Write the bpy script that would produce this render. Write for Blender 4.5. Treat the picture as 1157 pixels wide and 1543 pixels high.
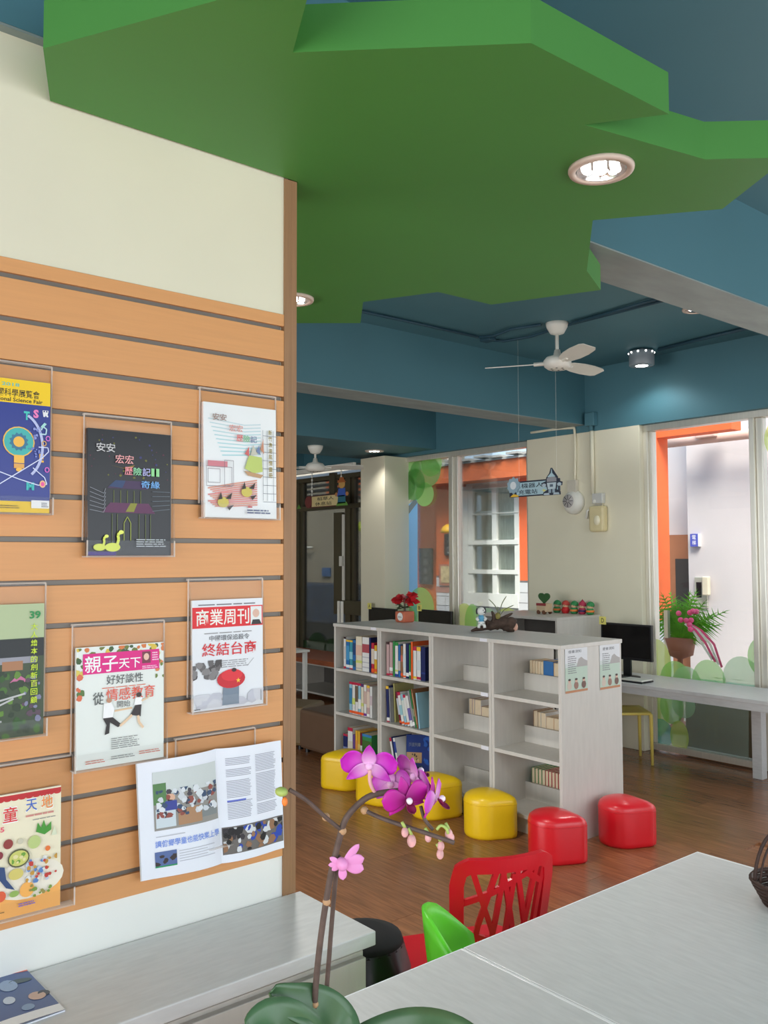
import bpy, bmesh, math, random
from mathutils import Vector, Matrix
random.seed(7)
for o in list(bpy.data.objects): bpy.data.objects.remove(o)
S = bpy.context.scene
COL = S.collection
PI = math.pi

# ------------------------------------------------------------------ camera
FPX, YAW, PITCH, ROLL, EYE = 1300.0, 0.8790, 0.0500, -0.0032, 1.65
CF = Vector((-math.sin(YAW)*math.cos(PITCH), math.cos(YAW)*math.cos(PITCH), math.sin(PITCH)))
_rt = Vector((math.cos(YAW), math.sin(YAW), 0)); _up = _rt.cross(CF)
CR = _rt*math.cos(ROLL) + _up*math.sin(ROLL)
CU = CR.cross(CF)
CP = Vector((0, 0, EYE))
cam = bpy.data.cameras.new('camera'); cam.sensor_fit = 'VERTICAL'; cam.sensor_height = 36
cam.lens = FPX/1543*36; cam.clip_start = 0.05
camo = bpy.data.objects.new('camera', cam); COL.objects.link(camo)
mw = Matrix((CR, CU, -CF)).transposed().to_4x4(); mw.translation = CP
camo.matrix_world = mw
S.camera = camo
def ray(x, y): return CF + CR*((x-578.5)/FPX) - CU*((y-771.5)/FPX)
def hit(x, y, ax, v):
    d = ray(x, y); return CP + d*((v-CP[ax])/d[ax])
def PX(x, y, v): return hit(x, y, 0, v)
def PY(x, y, v): return hit(x, y, 1, v)
def PZ(x, y, v): return hit(x, y, 2, v)
def PD(x, y, d): return CP + ray(x, y)*d

# ------------------------------------------------------------------ world, exposure, daylight
S.view_settings.view_transform = 'Standard'; S.view_settings.look = 'None'
S.view_settings.gamma = 1; S.view_settings.use_curve_mapping = False
S.view_settings.exposure = 0.08
w = bpy.data.worlds.new('sky'); S.world = w; w.use_nodes = True
nt = w.node_tree; bg = nt.nodes['Background']
tc = nt.nodes.new('ShaderNodeTexCoord'); sx = nt.nodes.new('ShaderNodeSeparateXYZ'); cr = nt.nodes.new('ShaderNodeValToRGB')
nt.links.new(tc.outputs['Generated'], sx.inputs[0]); nt.links.new(sx.outputs['Z'], cr.inputs[0]); nt.links.new(cr.outputs[0], bg.inputs[0])
cr.color_ramp.elements[0].color = (0.50, 0.64, 0.80, 1); cr.color_ramp.elements[1].color = (0.46, 0.60, 0.80, 1)
bg.inputs[1].default_value = 2.0
def area(name, loc, rot, sx_, sy_, power, col=(1, 1, 1)):
    l = bpy.data.lights.new(name, 'AREA'); l.shape = 'RECTANGLE'; l.size = sx_; l.size_y = sy_; l.energy = power; l.color = col
    o = bpy.data.objects.new(name, l); COL.objects.link(o); o.location = loc; o.rotation_euler = rot
    return o
# daylight entering by the big windows behind and beside the photographer, and by the glazed wall at the back; the rear left one is added fill
area('window_daylight_side', (2.55, 2.0, 1.55), (0, math.radians(90), 0), 2.3, 6.0, 72, (1.0, 0.97, 0.92))
area('window_daylight_rear', (-0.2, -2.6, 1.55), (math.radians(90), 0, 0), 4.6, 2.3, 85, (1.0, 0.97, 0.92))
area('window_daylight_glazing', (0.0, 6.36, 1.6), (math.radians(-90), 0, 0), 5.0, 2.2, 58, (1.0, 0.98, 0.94))
area('added_fill_rear_left', (-4.6, -2.6, 1.55), (math.radians(90), 0, 0), 3.6, 2.3, 135, (1.0, 0.97, 0.92))  # unseen area lamp added to brighten bookcases and pillars from the front
sun = bpy.data.lights.new('sun', 'SUN'); sun.energy = 6.5; sun.angle = math.radians(28); sun.color = (1, 0.95, 0.86)
suno = bpy.data.objects.new('sun', sun); COL.objects.link(suno)
suno.rotation_euler = Vector((-0.50, 0.55, -0.95)).to_track_quat('-Z', 'Y').to_euler()

# ------------------------------------------------------------------ materials
def lin(c):
    return tuple((v/255/12.92 if v/255 <= 0.04045 else ((v/255+0.055)/1.055)**2.4) for v in c)
MATS = {}
def mat(name, c, rough=0.5, metal=0.0, var=0.06, scale=9.0, stretch=(1, 1, 1), bump=0.0, spec=0.5, coat=0.0, rnd=0.0, emit=0.0, trans=0.0, alpha=None, sss=0.0):
    if name in MATS: return MATS[name]
    m = bpy.data.materials.new(name); m.use_nodes = True
    t = m.node_tree; b = t.nodes['Principled BSDF']; L = lin(c)
    co = t.nodes.new('ShaderNodeTexCoord'); mp = t.nodes.new('ShaderNodeMapping'); mp.inputs['Scale'].default_value = stretch
    nz = t.nodes.new('ShaderNodeTexNoise'); nz.inputs['Scale'].default_value = scale; nz.inputs['Detail'].default_value = 5
    t.links.new(co.outputs['Object'], mp.inputs[0]); t.links.new(mp.outputs[0], nz.inputs['Vector'])
    rp = t.nodes.new('ShaderNodeValToRGB')
    rp.color_ramp.elements[0].position = 0.3; rp.color_ramp.elements[1].position = 0.7
    rp.color_ramp.elements[0].color = tuple(v*(1-var) for v in L)+(1,)
    rp.color_ramp.elements[1].color = tuple(min(1, v*(1+var)) for v in L)+(1,)
    t.links.new(nz.outputs['Fac'], rp.inputs[0]); last = rp.outputs[0]
    if rnd:
        oi = t.nodes.new('ShaderNodeObjectInfo'); hs = t.nodes.new('ShaderNodeHueSaturation'); mr = t.nodes.new('ShaderNodeMapRange')
        mr.inputs['To Min'].default_value = 1-rnd; mr.inputs['To Max'].default_value = 1+rnd
        t.links.new(oi.outputs['Random'], mr.inputs[0]); t.links.new(mr.outputs[0], hs.inputs['Value']); t.links.new(last, hs.inputs['Color']); last = hs.outputs[0]
        mp2 = t.nodes.new('ShaderNodeVectorMath'); mp2.operation = 'ADD'; 
        mu = t.nodes.new('ShaderNodeMath'); mu.operation = 'MULTIPLY'; mu.inputs[1].default_value = 40
        t.links.new(oi.outputs['Random'], mu.inputs[0]); t.links.new(mp.outputs[0], mp2.inputs[0]); t.links.new(mu.outputs[0], mp2.inputs[1]); t.links.new(mp2.outputs[0], nz.inputs['Vector'])
    t.links.new(last, b.inputs['Base Color'])
    b.inputs['Roughness'].default_value = rough; b.inputs['Metallic'].default_value = metal
    b.inputs['Specular IOR Level'].default_value = spec; b.inputs['Coat Weight'].default_value = coat; b.inputs['Coat Roughness'].default_value = 0.15
    b.inputs['Transmission Weight'].default_value = trans
    if sss: b.inputs['Subsurface Weight'].default_value = sss; b.inputs['Subsurface Radius'].default_value = (0.01, 0.006, 0.006)
    if emit:
        b.inputs['Emission Color'].default_value = L+(1,); b.inputs['Emission Strength'].default_value = emit
    if bump:
        bp = t.nodes.new('ShaderNodeBump'); bp.inputs['Strength'].default_value = bump; bp.inputs['Distance'].default_value = 0.01
        t.links.new(nz.outputs['Fac'], bp.inputs['Height']); t.links.new(bp.outputs[0], b.inputs['Normal'])
    MATS[name] = m
    return m
def film(name, c, opac, rough=0.5, transl=0.6):
    """tinted see-through sheet: transparent mixed with a diffuse / translucent coat"""
    if name in MATS: return MATS[name]
    m = bpy.data.materials.new(name); m.use_nodes = True; t = m.node_tree
    for n in list(t.nodes):
        if n.type != 'OUTPUT_MATERIAL': t.nodes.remove(n)
    out = [n for n in t.nodes if n.type == 'OUTPUT_MATERIAL'][0]
    L = lin(c)+(1,)
    tr = t.nodes.new('ShaderNodeBsdfTransparent'); tr.inputs[0].default_value = (1, 1, 1, 1)
    df = t.nodes.new('ShaderNodeBsdfDiffuse'); df.inputs[0].default_value = L
    tl = t.nodes.new('ShaderNodeBsdfTranslucent'); tl.inputs[0].default_value = L
    m1 = t.nodes.new('ShaderNodeMixShader'); m1.inputs[0].default_value = transl
    m2 = t.nodes.new('ShaderNodeMixShader'); m2.inputs[0].default_value = opac
    t.links.new(df.outputs[0], m1.inputs[1]); t.links.new(tl.outputs[0], m1.inputs[2])
    t.links.new(tr.outputs[0], m2.inputs[1]); t.links.new(m1.outputs[0], m2.inputs[2]); t.links.new(m2.outputs[0], out.inputs[0])
    MATS[name] = m; return m
def clear(name, tint=(1, 1, 1), gloss=0.08, rough=0.02):
    """clear pane / acrylic: transparent with a fresnel-like sheen"""
    if name in MATS: return MATS[name]
    m = bpy.data.materials.new(name); m.use_nodes = True; t = m.node_tree
    for n in list(t.nodes):
        if n.type != 'OUTPUT_MATERIAL': t.nodes.remove(n)
    out = [n for n in t.nodes if n.type == 'OUTPUT_MATERIAL'][0]
    tr = t.nodes.new('ShaderNodeBsdfTransparent'); tr.inputs[0].default_value = tint+(1,)
    gl = t.nodes.new('ShaderNodeBsdfGlossy'); gl.inputs['Roughness'].default_value = rough
    fr = t.nodes.new('ShaderNodeFresnel'); fr.inputs[0].default_value = 1.45
    mx = t.nodes.new('ShaderNodeMixShader')
    ml = t.nodes.new('ShaderNodeMath'); ml.operation = 'MULTIPLY'; ml.inputs[1].default_value = gloss/0.08; ml.use_clamp = True
    t.links.new(fr.outputs[0], ml.inputs[0]); t.links.new(ml.outputs[0], mx.inputs[0])
    t.links.new(tr.outputs[0], mx.inputs[1]); t.links.new(gl.outputs[0], mx.inputs[2]); t.links.new(mx.outputs[0], out.inputs[0])
    MATS[name] = m; return m
def flat(c, rough=0.45):
    return mat('print_%02x%02x%02x' % tuple(int(v) for v in c), c, rough, var=0.02)

M_cream = mat('cream_wall_paint', (226, 220, 196), 0.75, var=0.02, scale=3)
M_white = mat('white_wall_paint', (236, 236, 230), 0.7, var=0.02, scale=3)
M_teal = mat('teal_ceiling_paint', (72, 118, 130), 0.6, var=0.03, scale=2)
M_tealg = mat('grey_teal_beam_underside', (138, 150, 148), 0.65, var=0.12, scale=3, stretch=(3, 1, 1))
M_green = mat('green_panel_paint', (70, 134, 58), 0.5, var=0.03, scale=2)
M_slat = mat('honey_beech_slat', (217, 155, 98), 0.45, var=0.03, scale=5, stretch=(1, 1.2, 30))
M_rail = mat('aluminium_groove', (118, 112, 104), 0.45, metal=0.3, var=0.05)
M_trim = mat('brown_wood_trim', (150, 112, 78), 0.5, var=0.1, scale=5, stretch=(20, 20, 1))
M_lam = mat('pale_grey_woodgrain_laminate', (208, 208, 207), 0.38, var=0.06, scale=6, stretch=(2.5, 14, 14), spec=0.5)
M_lamy = mat('pale_grey_woodgrain_laminate_across', (208, 208, 207), 0.38, var=0.06, scale=6, stretch=(14, 2.5, 14))
M_case = mat('grey_white_shelf_board', (205, 201, 194), 0.42, var=0.035, scale=5, stretch=(8, 8, 1.2))
M_floor = mat('brown_wood_floor', (142, 94, 62), 0.22, var=0.28, scale=4.5, stretch=(1.2, 16, 16), rnd=0.16, bump=0.04, spec=0.5)
M_steel = mat('brushed_steel', (226, 222, 210), 0.3, metal=0.6, var=0.05, scale=4, stretch=(20, 20, 0.6))
M_olive = mat('dark_olive_frame', (78, 72, 52), 0.5, var=0.06)
M_glass = clear('window_glass', (0.97, 0.99, 0.98), 0.06)
M_dglass = clear('tinted_glass', (0.56, 0.57, 0.56), 0.05)
M_acr = clear('clear_acrylic', (0.99, 0.99, 0.99), 0.025)
M_acre = film('acrylic_edge', (255, 244, 234), 0.46, transl=0.2)
M_blk = mat('black_plastic', (22, 22, 25), 0.4, var=0.1)
M_mblk = mat('glossy_black_screen', (14, 13, 15), 0.12, var=0.1)
M_red = mat('red_vinyl', (214, 22, 36), 0.33, var=0.03, coat=0.25)
M_yel = mat('yellow_vinyl', (240, 196, 22), 0.36, var=0.03, coat=0.2)
M_rpl = mat('red_plastic', (205, 16, 34), 0.3, var=0.03, sss=0.05)
M_gpl = mat('lime_green_plastic', (98, 214, 42), 0.35, var=0.03, sss=0.1)
M_wpl = mat('white_plastic', (228, 226, 216), 0.4, var=0.03)
M_page = mat('book_pages', (226, 208, 178), 0.8, var=0.08, scale=30, stretch=(30, 1, 1))
M_taupe = mat('taupe_vinyl', (104, 78, 60), 0.5, var=0.05)
M_lamp = mat('lamp_glow', (255, 250, 240), 0.5, emit=14)
M_refl = mat('lamp_reflector', (225, 228, 235), 0.12, metal=1.0, var=0.25, scale=26, emit=0.0)

# ------------------------------------------------------------------ mesh helpers
class MB:
    def __init__(s): s.v = []; s.f = []
    def add(s, vs, fs):
        n = len(s.v); s.v += [Vector(p) for p in vs]; s.f += [tuple(i+n for i in f) for f in fs]; return s
    def box(s, x0, x1, y0, y1, z0, z1):
        return s.add([(x0,y0,z0),(x1,y0,z0),(x1,y1,z0),(x0,y1,z0),(x0,y0,z1),(x1,y0,z1),(x1,y1,z1),(x0,y1,z1)],
                     [(0,3,2,1),(4,5,6,7),(0,1,5,4),(1,2,6,5),(2,3,7,6),(3,0,4,7)])
    def prism(s, poly, a0, a1, ax=2):
        def mk(p, a):
            return {2: (p[0], p[1], a), 1: (p[0], a, p[1]), 0: (a, p[0], p[1])}[ax]
        n = len(poly)
        return s.add([mk(p, a0) for p in poly]+[mk(p, a1) for p in poly],
                     [tuple(range(n-1, -1, -1)), tuple(range(n, 2*n))]+[(i, (i+1) % n, n+(i+1) % n, n+i) for i in range(n)])
    def tube(s, pts, r, n=8, cap=True):
        pts = [Vector(p) for p in pts]; m = len(pts); rs = r if isinstance(r, (list, tuple)) else [r]*m
        vs = []; fs = []; prev = None
        for i, p in enumerate(pts):
            d = (pts[min(i+1, m-1)]-pts[max(i-1, 0)]).normalized()
            if prev is None:
                u = d.orthogonal().normalized()
            else:
                u = (prev - d*prev.dot(d)).normalized()
            prev = u; v = d.cross(u)
            vs += [p+(u*math.cos(2*PI*k/n)+v*math.sin(2*PI*k/n))*rs[i] for k in range(n)]
        for i in range(m-1):
            fs += [(i*n+k, i*n+(k+1) % n, (i+1)*n+(k+1) % n, (i+1)*n+k) for k in range(n)]
        if cap: fs += [tuple(range(n-1, -1, -1)), tuple(range((m-1)*n, m*n))]
        return s.add(vs, fs)
    def lathe(s, prof, c=(0, 0, 0), n=24, axis='Z', sx=1, sy=1):
        vs = []; fs = []
        for r, h in prof:
            for k in range(n):
                a = 2*PI*k/n; x, y = r*math.cos(a)*sx, r*math.sin(a)*sy
                p = {'Z': (x, y, h), 'Y': (x, h, y), 'X': (h, x, y)}[axis]
                vs.append((p[0]+c[0], p[1]+c[1], p[2]+c[2]))
        m = len(prof)
        for i in range(m-1):
            fs += [(i*n+k, i*n+(k+1) % n, (i+1)*n+(k+1) % n, (i+1)*n+k) for k in range(n)]
        if prof[0][0] > 1e-5: fs.append(tuple(range(n-1, -1, -1)))
        if prof[-1][0] > 1e-5: fs.append(tuple(range((m-1)*n, m*n)))
        return s.add(vs, fs)
    def ball(s, c, rx, ry=None, rz=None, n=14, m=8):
        ry = ry or rx; rz = rz or rx
        vs = []; fs = []
        for i in range(m+1):
            t = PI*i/m
            for k in range(n):
                a = 2*PI*k/n
                vs.append((c[0]+rx*math.sin(t)*math.cos(a), c[1]+ry*math.sin(t)*math.sin(a), c[2]-rz*math.cos(t)))
        for i in range(m):
            fs += [(i*n+k, i*n+(k+1) % n, (i+1)*n+(k+1) % n, (i+1)*n+k) for k in range(n)]
        return s.add(vs, fs)
    def grid(s, fn, nu, nv, closed=False):
        vs = [fn(i/nu, j/nv) for j in range(nv+1) for i in range(nu+1)]
        fs = [(j*(nu+1)+i, j*(nu+1)+i+1, (j+1)*(nu+1)+i+1, (j+1)*(nu+1)+i) for j in range(nv) for i in range(nu)]
        return s.add(vs, fs)
    def xf(s, M):
        s.v = [M @ p for p in s.v]; return s
    def build(s, name, m, parent=None, smooth=False, bevel=0.0, local=False, solid=0.0, sub=0, base=True):
        vs = s.v; loc = Vector((0, 0, 0))
        if parent is not None and not local:
            r = parent
            while r.parent: r = r.parent
            vs = [p-r.location for p in vs]
        if parent is None and base:
            xs = [p.x for p in vs]; ys = [p.y for p in vs]; zs = [p.z for p in vs]
            loc = Vector(((min(xs)+max(xs))/2, (min(ys)+max(ys))/2, min(zs))); vs = [p-loc for p in vs]
        me = bpy.data.meshes.new(name); me.from_pydata([tuple(p) for p in vs], [], s.f); me.update()
        bm = bmesh.new(); bm.from_mesh(me); bmesh.ops.remove_doubles(bm, verts=bm.verts, dist=1e-6); bmesh.ops.recalc_face_normals(bm, faces=bm.faces); bm.to_mesh(me); bm.free()
        if smooth: me.shade_smooth()
        if m: me.materials.append(m)
        o = bpy.data.objects.new(name, me); COL.objects.link(o); o.location = loc; o.parent = parent
        if solid:
            d = o.modifiers.new('solid', 'SOLIDIFY'); d.thickness = solid; d.offset = 0
        if sub:
            d = o.modifiers.new('sub', 'SUBSURF'); d.levels = sub; d.render_levels = sub
        if bevel:
            d = o.modifiers.new('bevel', 'BEVEL'); d.width = bevel; d.segments = 2; d.limit_method = 'ANGLE'; d.angle_limit = math.radians(40)
            if smooth is False: pass
        return o
def box(x0, x1, y0, y1, z0, z1): return MB().box(x0, x1, y0, y1, z0, z1)
def tag(o, label, cat, group=None):
    o['label'] = label; o['category'] = cat
    if group: o['group'] = group
    return o
def thing(name, label, cat, loc, rotz=0.0, group=None):
    o = bpy.data.objects.new(name, None); COL.objects.link(o); o.location = loc; o.rotation_euler = (0, 0, rotz); o.empty_display_size = 0.1
    return tag(o, label, cat, group)
def struct(o): o['kind'] = 'structure'; return o
def dup(o, parent=None):
    c = o.copy(); COL.objects.link(c); c.parent = parent
    for ch in list(o.children): dup(ch, c)
    return c
def circle(cx, cy, rx, ry=None, n=24, a0=0, a1=2*PI):
    ry = ry or rx
    full = abs(a1-a0-2*PI) < 1e-6
    return [(cx+rx*math.cos(a0+(a1-a0)*k/(n if full else n-1)), cy+ry*math.sin(a0+(a1-a0)*k/(n if full else n-1))) for k in range(n)]
def text_mesh(body, bold=0.0):
    """flat glyph outlines of a line of writing, as (verts, faces) scaled to unit height box"""
    cu = bpy.data.curves.new('t', 'FONT'); cu.body = body; cu.size = 1; cu.offset = min(bold, 0.009) if any(ord(c) > 0x2e80 for c in body) else bold; cu.resolution_u = 2; cu.fill_mode = 'FRONT'
    o = bpy.data.objects.new('t', cu); COL.objects.link(o)
    dg = bpy.context.evaluated_depsgraph_get(); dg.update()
    me = bpy.data.meshes.new_from_object(o.evaluated_get(dg))
    vs = [v.co.copy() for v in me.vertices]; fs = [tuple(p.vertices) for p in me.polygons]
    bpy.data.objects.remove(o); bpy.data.curves.remove(cu); bpy.data.meshes.remove(me)
    if not vs: return [], []
    x0 = min(v.x for v in vs); x1 = max(v.x for v in vs); y0 = min(v.y for v in vs); y1 = max(v.y for v in vs)
    return [((v.x-x0)/(x1-x0), (v.y-y0)/(y1-y0)) for v in vs], fs

class Sheet:
    """prints laid flat on a face: frame origin o (lower left), axes U (right), V (up), N (out); sizes w, h in metres; elements in 0..1"""
    def __init__(s, parent, o, U, V, w, h, lift=0.0006):
        s.p = parent; s.o = Vector(o); s.U = Vector(U); s.V = Vector(V); s.N = s.U.cross(s.V); s.w = w; s.h = h; s.k = 0; s.lift = lift
    def pt(s, u, v, d=0): return s.o + s.U*(u*s.w) + s.V*(v*s.h) + s.N*d
    def poly(s, pts, c, name='print', local=True, m=None):
        s.k += 1; d = s.lift*(0.6+0.35*s.k)
        mb = MB(); n = len(pts)
        mb.add([s.pt(u, v, d) for u, v in pts], [tuple(range(n))])
        return mb.build(name, m or flat(c), s.p, local=local)
    def rect(s, u0, v0, u1, v1, c, name='print', m=None): return s.poly([(u0, v0), (u1, v0), (u1, v1), (u0, v1)], c, name, m=m)
    def oval(s, u, v, ru, rv, c, name='print', n=20): return s.poly(circle(u, v, ru, rv, n), c, name)
    def text(s, body, u0, v0, u1, v1, c, bold=0.012, name='lettering'):
        vs, fs = text_mesh(body, bold)
        if not vs: return
        s.k += 1; d = s.lift*(0.6+0.35*s.k)
        mb = MB(); mb.add([s.pt(u0+(u1-u0)*a, v0+(v1-v0)*b, d) for a, b in vs], fs)
        return mb.build(name, flat(c), s.p, local=True)
    def lines(s, u0, v0, u1, v1, n, c, fill=0.5, name='text_lines', seed=1):
        r = random.Random(seed); s.k += 1; d = s.lift*(0.6+0.35*s.k); mb = MB(); st = (v1-v0)/n
        for i in range(n):
            e = u1-(u1-u0)*r.random()*0.25
            a = u0
            while a < e-0.01:
                b = min(e, a+(u1-u0)*(0.1+0.2*r.random()))
                vb = v0+i*st
                mb.add([s.pt(a, vb, d), s.pt(b, vb, d), s.pt(b, vb+st*fill, d), s.pt(a, vb+st*fill, d)], [(0, 1, 2, 3)])
                a = b+(u1-u0)*0.03
        o = mb.build(name, flat(c), s.p, local=True); o['kind'] = 'stuff'; return o
    def blobs(s, u0, v0, u1, v1, n, cols, r0=0.02, r1=0.06, seed=1, name='picture_patch', asp=None):
        r = random.Random(seed); asp = asp or s.w/s.h
        for c in cols:
            s.k += 1; d = s.lift*(0.6+0.35*s.k); mb = MB()
            for i in range(max(1, n//len(cols))):
                q = r0+(r1-r0)*r.random(); cu, cv = u0+(u1-u0)*r.random(), v0+(v1-v0)*r.random()
                pts = [(cu+q*math.cos(a)*(0.7+0.5*r.random()), cv+q*asp*math.sin(a)*(0.7+0.5*r.random())) for a in [2*PI*k/7 for k in range(7)]]
                pts = [(min(max(a, u0), u1), min(max(b, v0), v1)) for a, b in pts]
                mb.add([s.pt(a, b, d+i*2e-5) for a, b in pts], [tuple(range(7))])
            mb.build(name, flat(c), s.p, local=True)['kind'] = 'stuff'
    def strip(s, pts, wd, c, name='line_art'):
        s.k += 1; d = s.lift*(0.6+0.35*s.k); mb = MB()
        P = [Vector((a*s.w, b*s.h)) for a, b in pts]
        for i in range(len(P)-1):
            t = (P[i+1]-P[i]);
            if t.length < 1e-6: continue
            n = Vector((-t.y, t.x)).normalized()*wd/2
            q = [P[i]-n, P[i+1]-n, P[i+1]+n, P[i]+n]
            mb.add([s.o+s.U*a.x+s.V*a.y+s.N*d for a in q], [(0, 1, 2, 3)])
        return mb.build(name, flat(c), s.p, local=True)

# ================================================================== SETTING
WX = -2.04            # magazine wall face
YW = 6.45             # glazing plane
YP = 6.35             # pillar / lintel plane
ZC = 3.32
fl = struct(box(-11.2, 2.8, -2.9, YW+0.1, -0.12, -0.012).build('floor', M_floor))
fl['label'] = 'glossy brown wood plank floor'
pw, pl = 0.18, 1.5
pm = None
row = 0; y = 0.9
while y < 6.39:
    x = -10.2 - (row*0.47 % 1.0)*pl
    while x < -0.9:
        c = Vector((x+pl/2, y+pw/2, 0))
        # boards wholly outside the view or hidden behind the magazine wall are left out
        d = c-CP; k = d.dot(CF)
        pxx = 578.5+FPX*d.dot(CR)/k if k > 0.3 else -9999
        ext = FPX*1.0/max(k, 0.3)
        if 430-ext*0.6 < pxx < 1157+ext*0.6 and k > 1.5:
            if pm is None:
                o = box(-pl/2+0.0008, pl/2-0.0008, -pw/2+0.0008, pw/2-0.0008, -0.012, 0).build('plank', M_floor, None, base=False)
                pm = o.data
            else:
                o = bpy.data.objects.new('plank', pm); COL.objects.link(o)
            o.parent = fl; o.location = c - fl.location + Vector((0, 0, -0.0006*random.random()))
        x += pl
    y += pw; row += 1

ce = struct(box(-11.2, 2.8, -2.9, YW+0.1, ZC, ZC+0.12).build('ceiling', M_teal)); ce['label'] = 'teal painted ceiling'
def beam(x0, x1, y0, y1, z0, label, um=None):
    b = struct(box(x0, x1, y0, y1, z0, ZC).build('ceiling_beam', M_teal)); b['label'] = label
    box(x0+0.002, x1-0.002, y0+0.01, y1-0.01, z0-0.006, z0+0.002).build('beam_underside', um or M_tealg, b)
    return b
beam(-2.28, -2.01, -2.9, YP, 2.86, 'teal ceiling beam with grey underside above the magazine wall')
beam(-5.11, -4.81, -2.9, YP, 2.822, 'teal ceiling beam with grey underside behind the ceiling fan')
beam(-8.0, -6.78, -2.9, YP, 2.795, 'wide low teal beam above the left windows', M_teal)
beam(-10.9, -9.3, -2.9, YP, 2.795, 'dark teal beam at the far left of the ceiling', M_teal)
# back wall: teal lintel, cream pillar and column
wb = struct(box(-11.2, 2.8, YP, YW+0.12, 2.755, ZC).build('wall_back', M_teal)); wb['label'] = 'teal lintel wall above the back windows'
struct(box(-5.50, -4.25, YP, YW+0.12, 0, 2.755).build('wall_pillar', M_cream, bevel=0.004))['label'] = 'wide cream wall pillar between the back windows'
struct(box(-7.77, -7.34, 6.09, YW+0.12, 0, 2.755).build('wall_column', M_cream, bevel=0.004))['label'] = 'narrow cream column left of the back windows'
# magazine wall
wl = struct(box(WX-0.13, WX-0.012, -2.9, 1.345, 0, 2.86).build('wall_left', M_cream)); wl['label'] = 'cream partition wall with slatted magazine panel'
box(WX-0.012, WX, -2.9, 1.322, 2.332, 2.858).build('upper_panel', M_cream, wl)
box(WX-0.012, WX, -2.9, 1.322, 0.60, 0.826).build('lower_panel', M_white, wl)
g0, gp, gh = 2.291, 0.10035, 0.0125
edges = [2.331]+[g0-gp*k for k in range(15)]+[0.827]
ys0, ys1 = -0.7, 1.322
for k in range(16):
    zt = edges[k]-(gh/2 if k > 0 else 0); zb = edges[k+1]+(gh/2 if k < 15 else 0)
    box(WX-0.012, WX+0.004, ys0, ys1, zb, zt).build('slat', M_slat, wl, bevel=0.0012)
for k in range(15):
    z = g0-gp*k
    box(WX-0.0118, WX-0.006, ys0, ys1-0.006, z-gh/2, z+gh/2).build('groove_rail', M_rail, wl)
tr = struct(box(WX-0.13, WX+0.006, 1.345, 1.363, 0.72, 2.724).build('trim_1', M_trim)); tr['label'] = 'brown wooden edge strip of the magazine wall'
box(WX-0.011, WX+0.0055, 1.322, 1.345, 0.72, 2.724).build('trim_face', M_trim, tr)
# walls outside the view, with the windows the daylight comes from, plus one added opening
struct(box(-11.2, -11.08, -2.9, YW, 0, ZC).build('wall_far', M_cream))
wr = struct(MB().box(2.7, 2.8, -2.9, YW, 0, 0.35).box(2.7, 2.8, -2.9, YW, 2.75, ZC).box(2.7, 2.8, -2.9, -1.8, 0.35, 2.75).box(2.7, 2.8, 5.0, YW, 0.35, 2.75).build('wall_right', M_cream))
wf = struct(MB().box(-11.2, 2.7, -2.9, -2.8, 0, 0.35).box(-11.2, 2.7, -2.9, -2.8, 2.75, ZC).box(-11.2, -7.6, -2.9, -2.8, 0.35, 2.75).box(-2.8, -2.6, -2.9, -2.8, 0.35, 2.75).box(2.3, 2.7, -2.9, -2.8, 0.35, 2.75).build('wall_front', M_cream))  # left opening is added to go with the rear left fill lamp

# ------------------------------------------------------------------ windows
def window(name, xs, z0, z1, frame_m, glass_m, label, post=0.05, dark=None):
    root = thing(name, label, 'window', ((xs[0]+xs[-1])/2, YW, 0)); root['kind'] = 'structure'
    del root['category']
    box(xs[0], xs[-1], YW-0.04, YW+0.06, z1-0.055, z1).build('header_rail', frame_m, root, bevel=0.003)
    box(xs[0], xs[-1], YW-0.04, YW+0.06, z0, z0+0.05).build('bottom_rail', frame_m, root, bevel=0.003)
    for i, x in enumerate(xs):
        a = x if i == 0 else x-post/2; b = x+post if i == 0 else (x if i == len(xs)-1 else x+post/2)
        if i == len(xs)-1: a = x-post
        box(a, b, YW-0.045, YW+0.065, z0+0.05, z1-0.055).build('post', frame_m, root, bevel=0.004)
        if 0 < i < len(xs)-1:
            box(b, b+0.055, YW-0.02, YW+0.05, z0+0.05, z1-0.055).build('sash_stile', frame_m, root, bevel=0.006)
        elif i == 0:
            box(b, b+0.028, YW-0.02, YW+0.05, z0+0.05, z1-0.055).build('sash_stile', frame_m, root, bevel=0.006)
    for i in range(len(xs)-1):
        box(xs[i]+post*0.6, xs[i+1]-post*0.4, YW+0.008, YW+0.016, z0+0.05, z1-0.055).build('pane', glass_m, root)
    return root
w1 = window('window_1', [-7.64, -6.62, -5.50], 0.02, 2.755, M_steel, M_glass, 'steel framed window with green tree and blue stickers, view to orange house', 0.06)
w2 = window('window_2', [-4.25, -3.29, -2.2, -1.1, 0.1], 0.02, 2.755, M_steel, M_glass, 'steel framed window behind the computer desk with green stickers', 0.042)
w3 = window('window_3', [-11.0, -9.55, -8.44, -7.77], 0.02, 2.66, M_olive, M_dglass, 'dark olive framed far window with blinds and green stickers', 0.10)
window('window_4', [0.1, 1.4, 2.7], 0.02, 2.755, M_steel, M_glass, 'steel framed window out of view at the right')
YS = YW-0.004
F_g1 = film('green_film', (168, 230, 136), 0.72, transl=0.75); F_g2 = film('lime_film', (226, 246, 140), 0.75, transl=0.75); F_g3 = film('sage_film', (190, 228, 188), 0.72, transl=0.75)
F_g4 = film('dark_green_film', (130, 186, 112), 0.8, transl=0.75); F_bl = film('sky_blue_film', (146, 206, 250), 0.88, transl=0.75); F_bz = film('frost_film', (206, 230, 214), 0.30)
F_te = film('teal_film', (120, 200, 190), 0.62); F_br = film('bark_film', (150, 140, 110), 0.7); F_dk = film('shaded_green_film', (58, 92, 56), 0.7)
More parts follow.
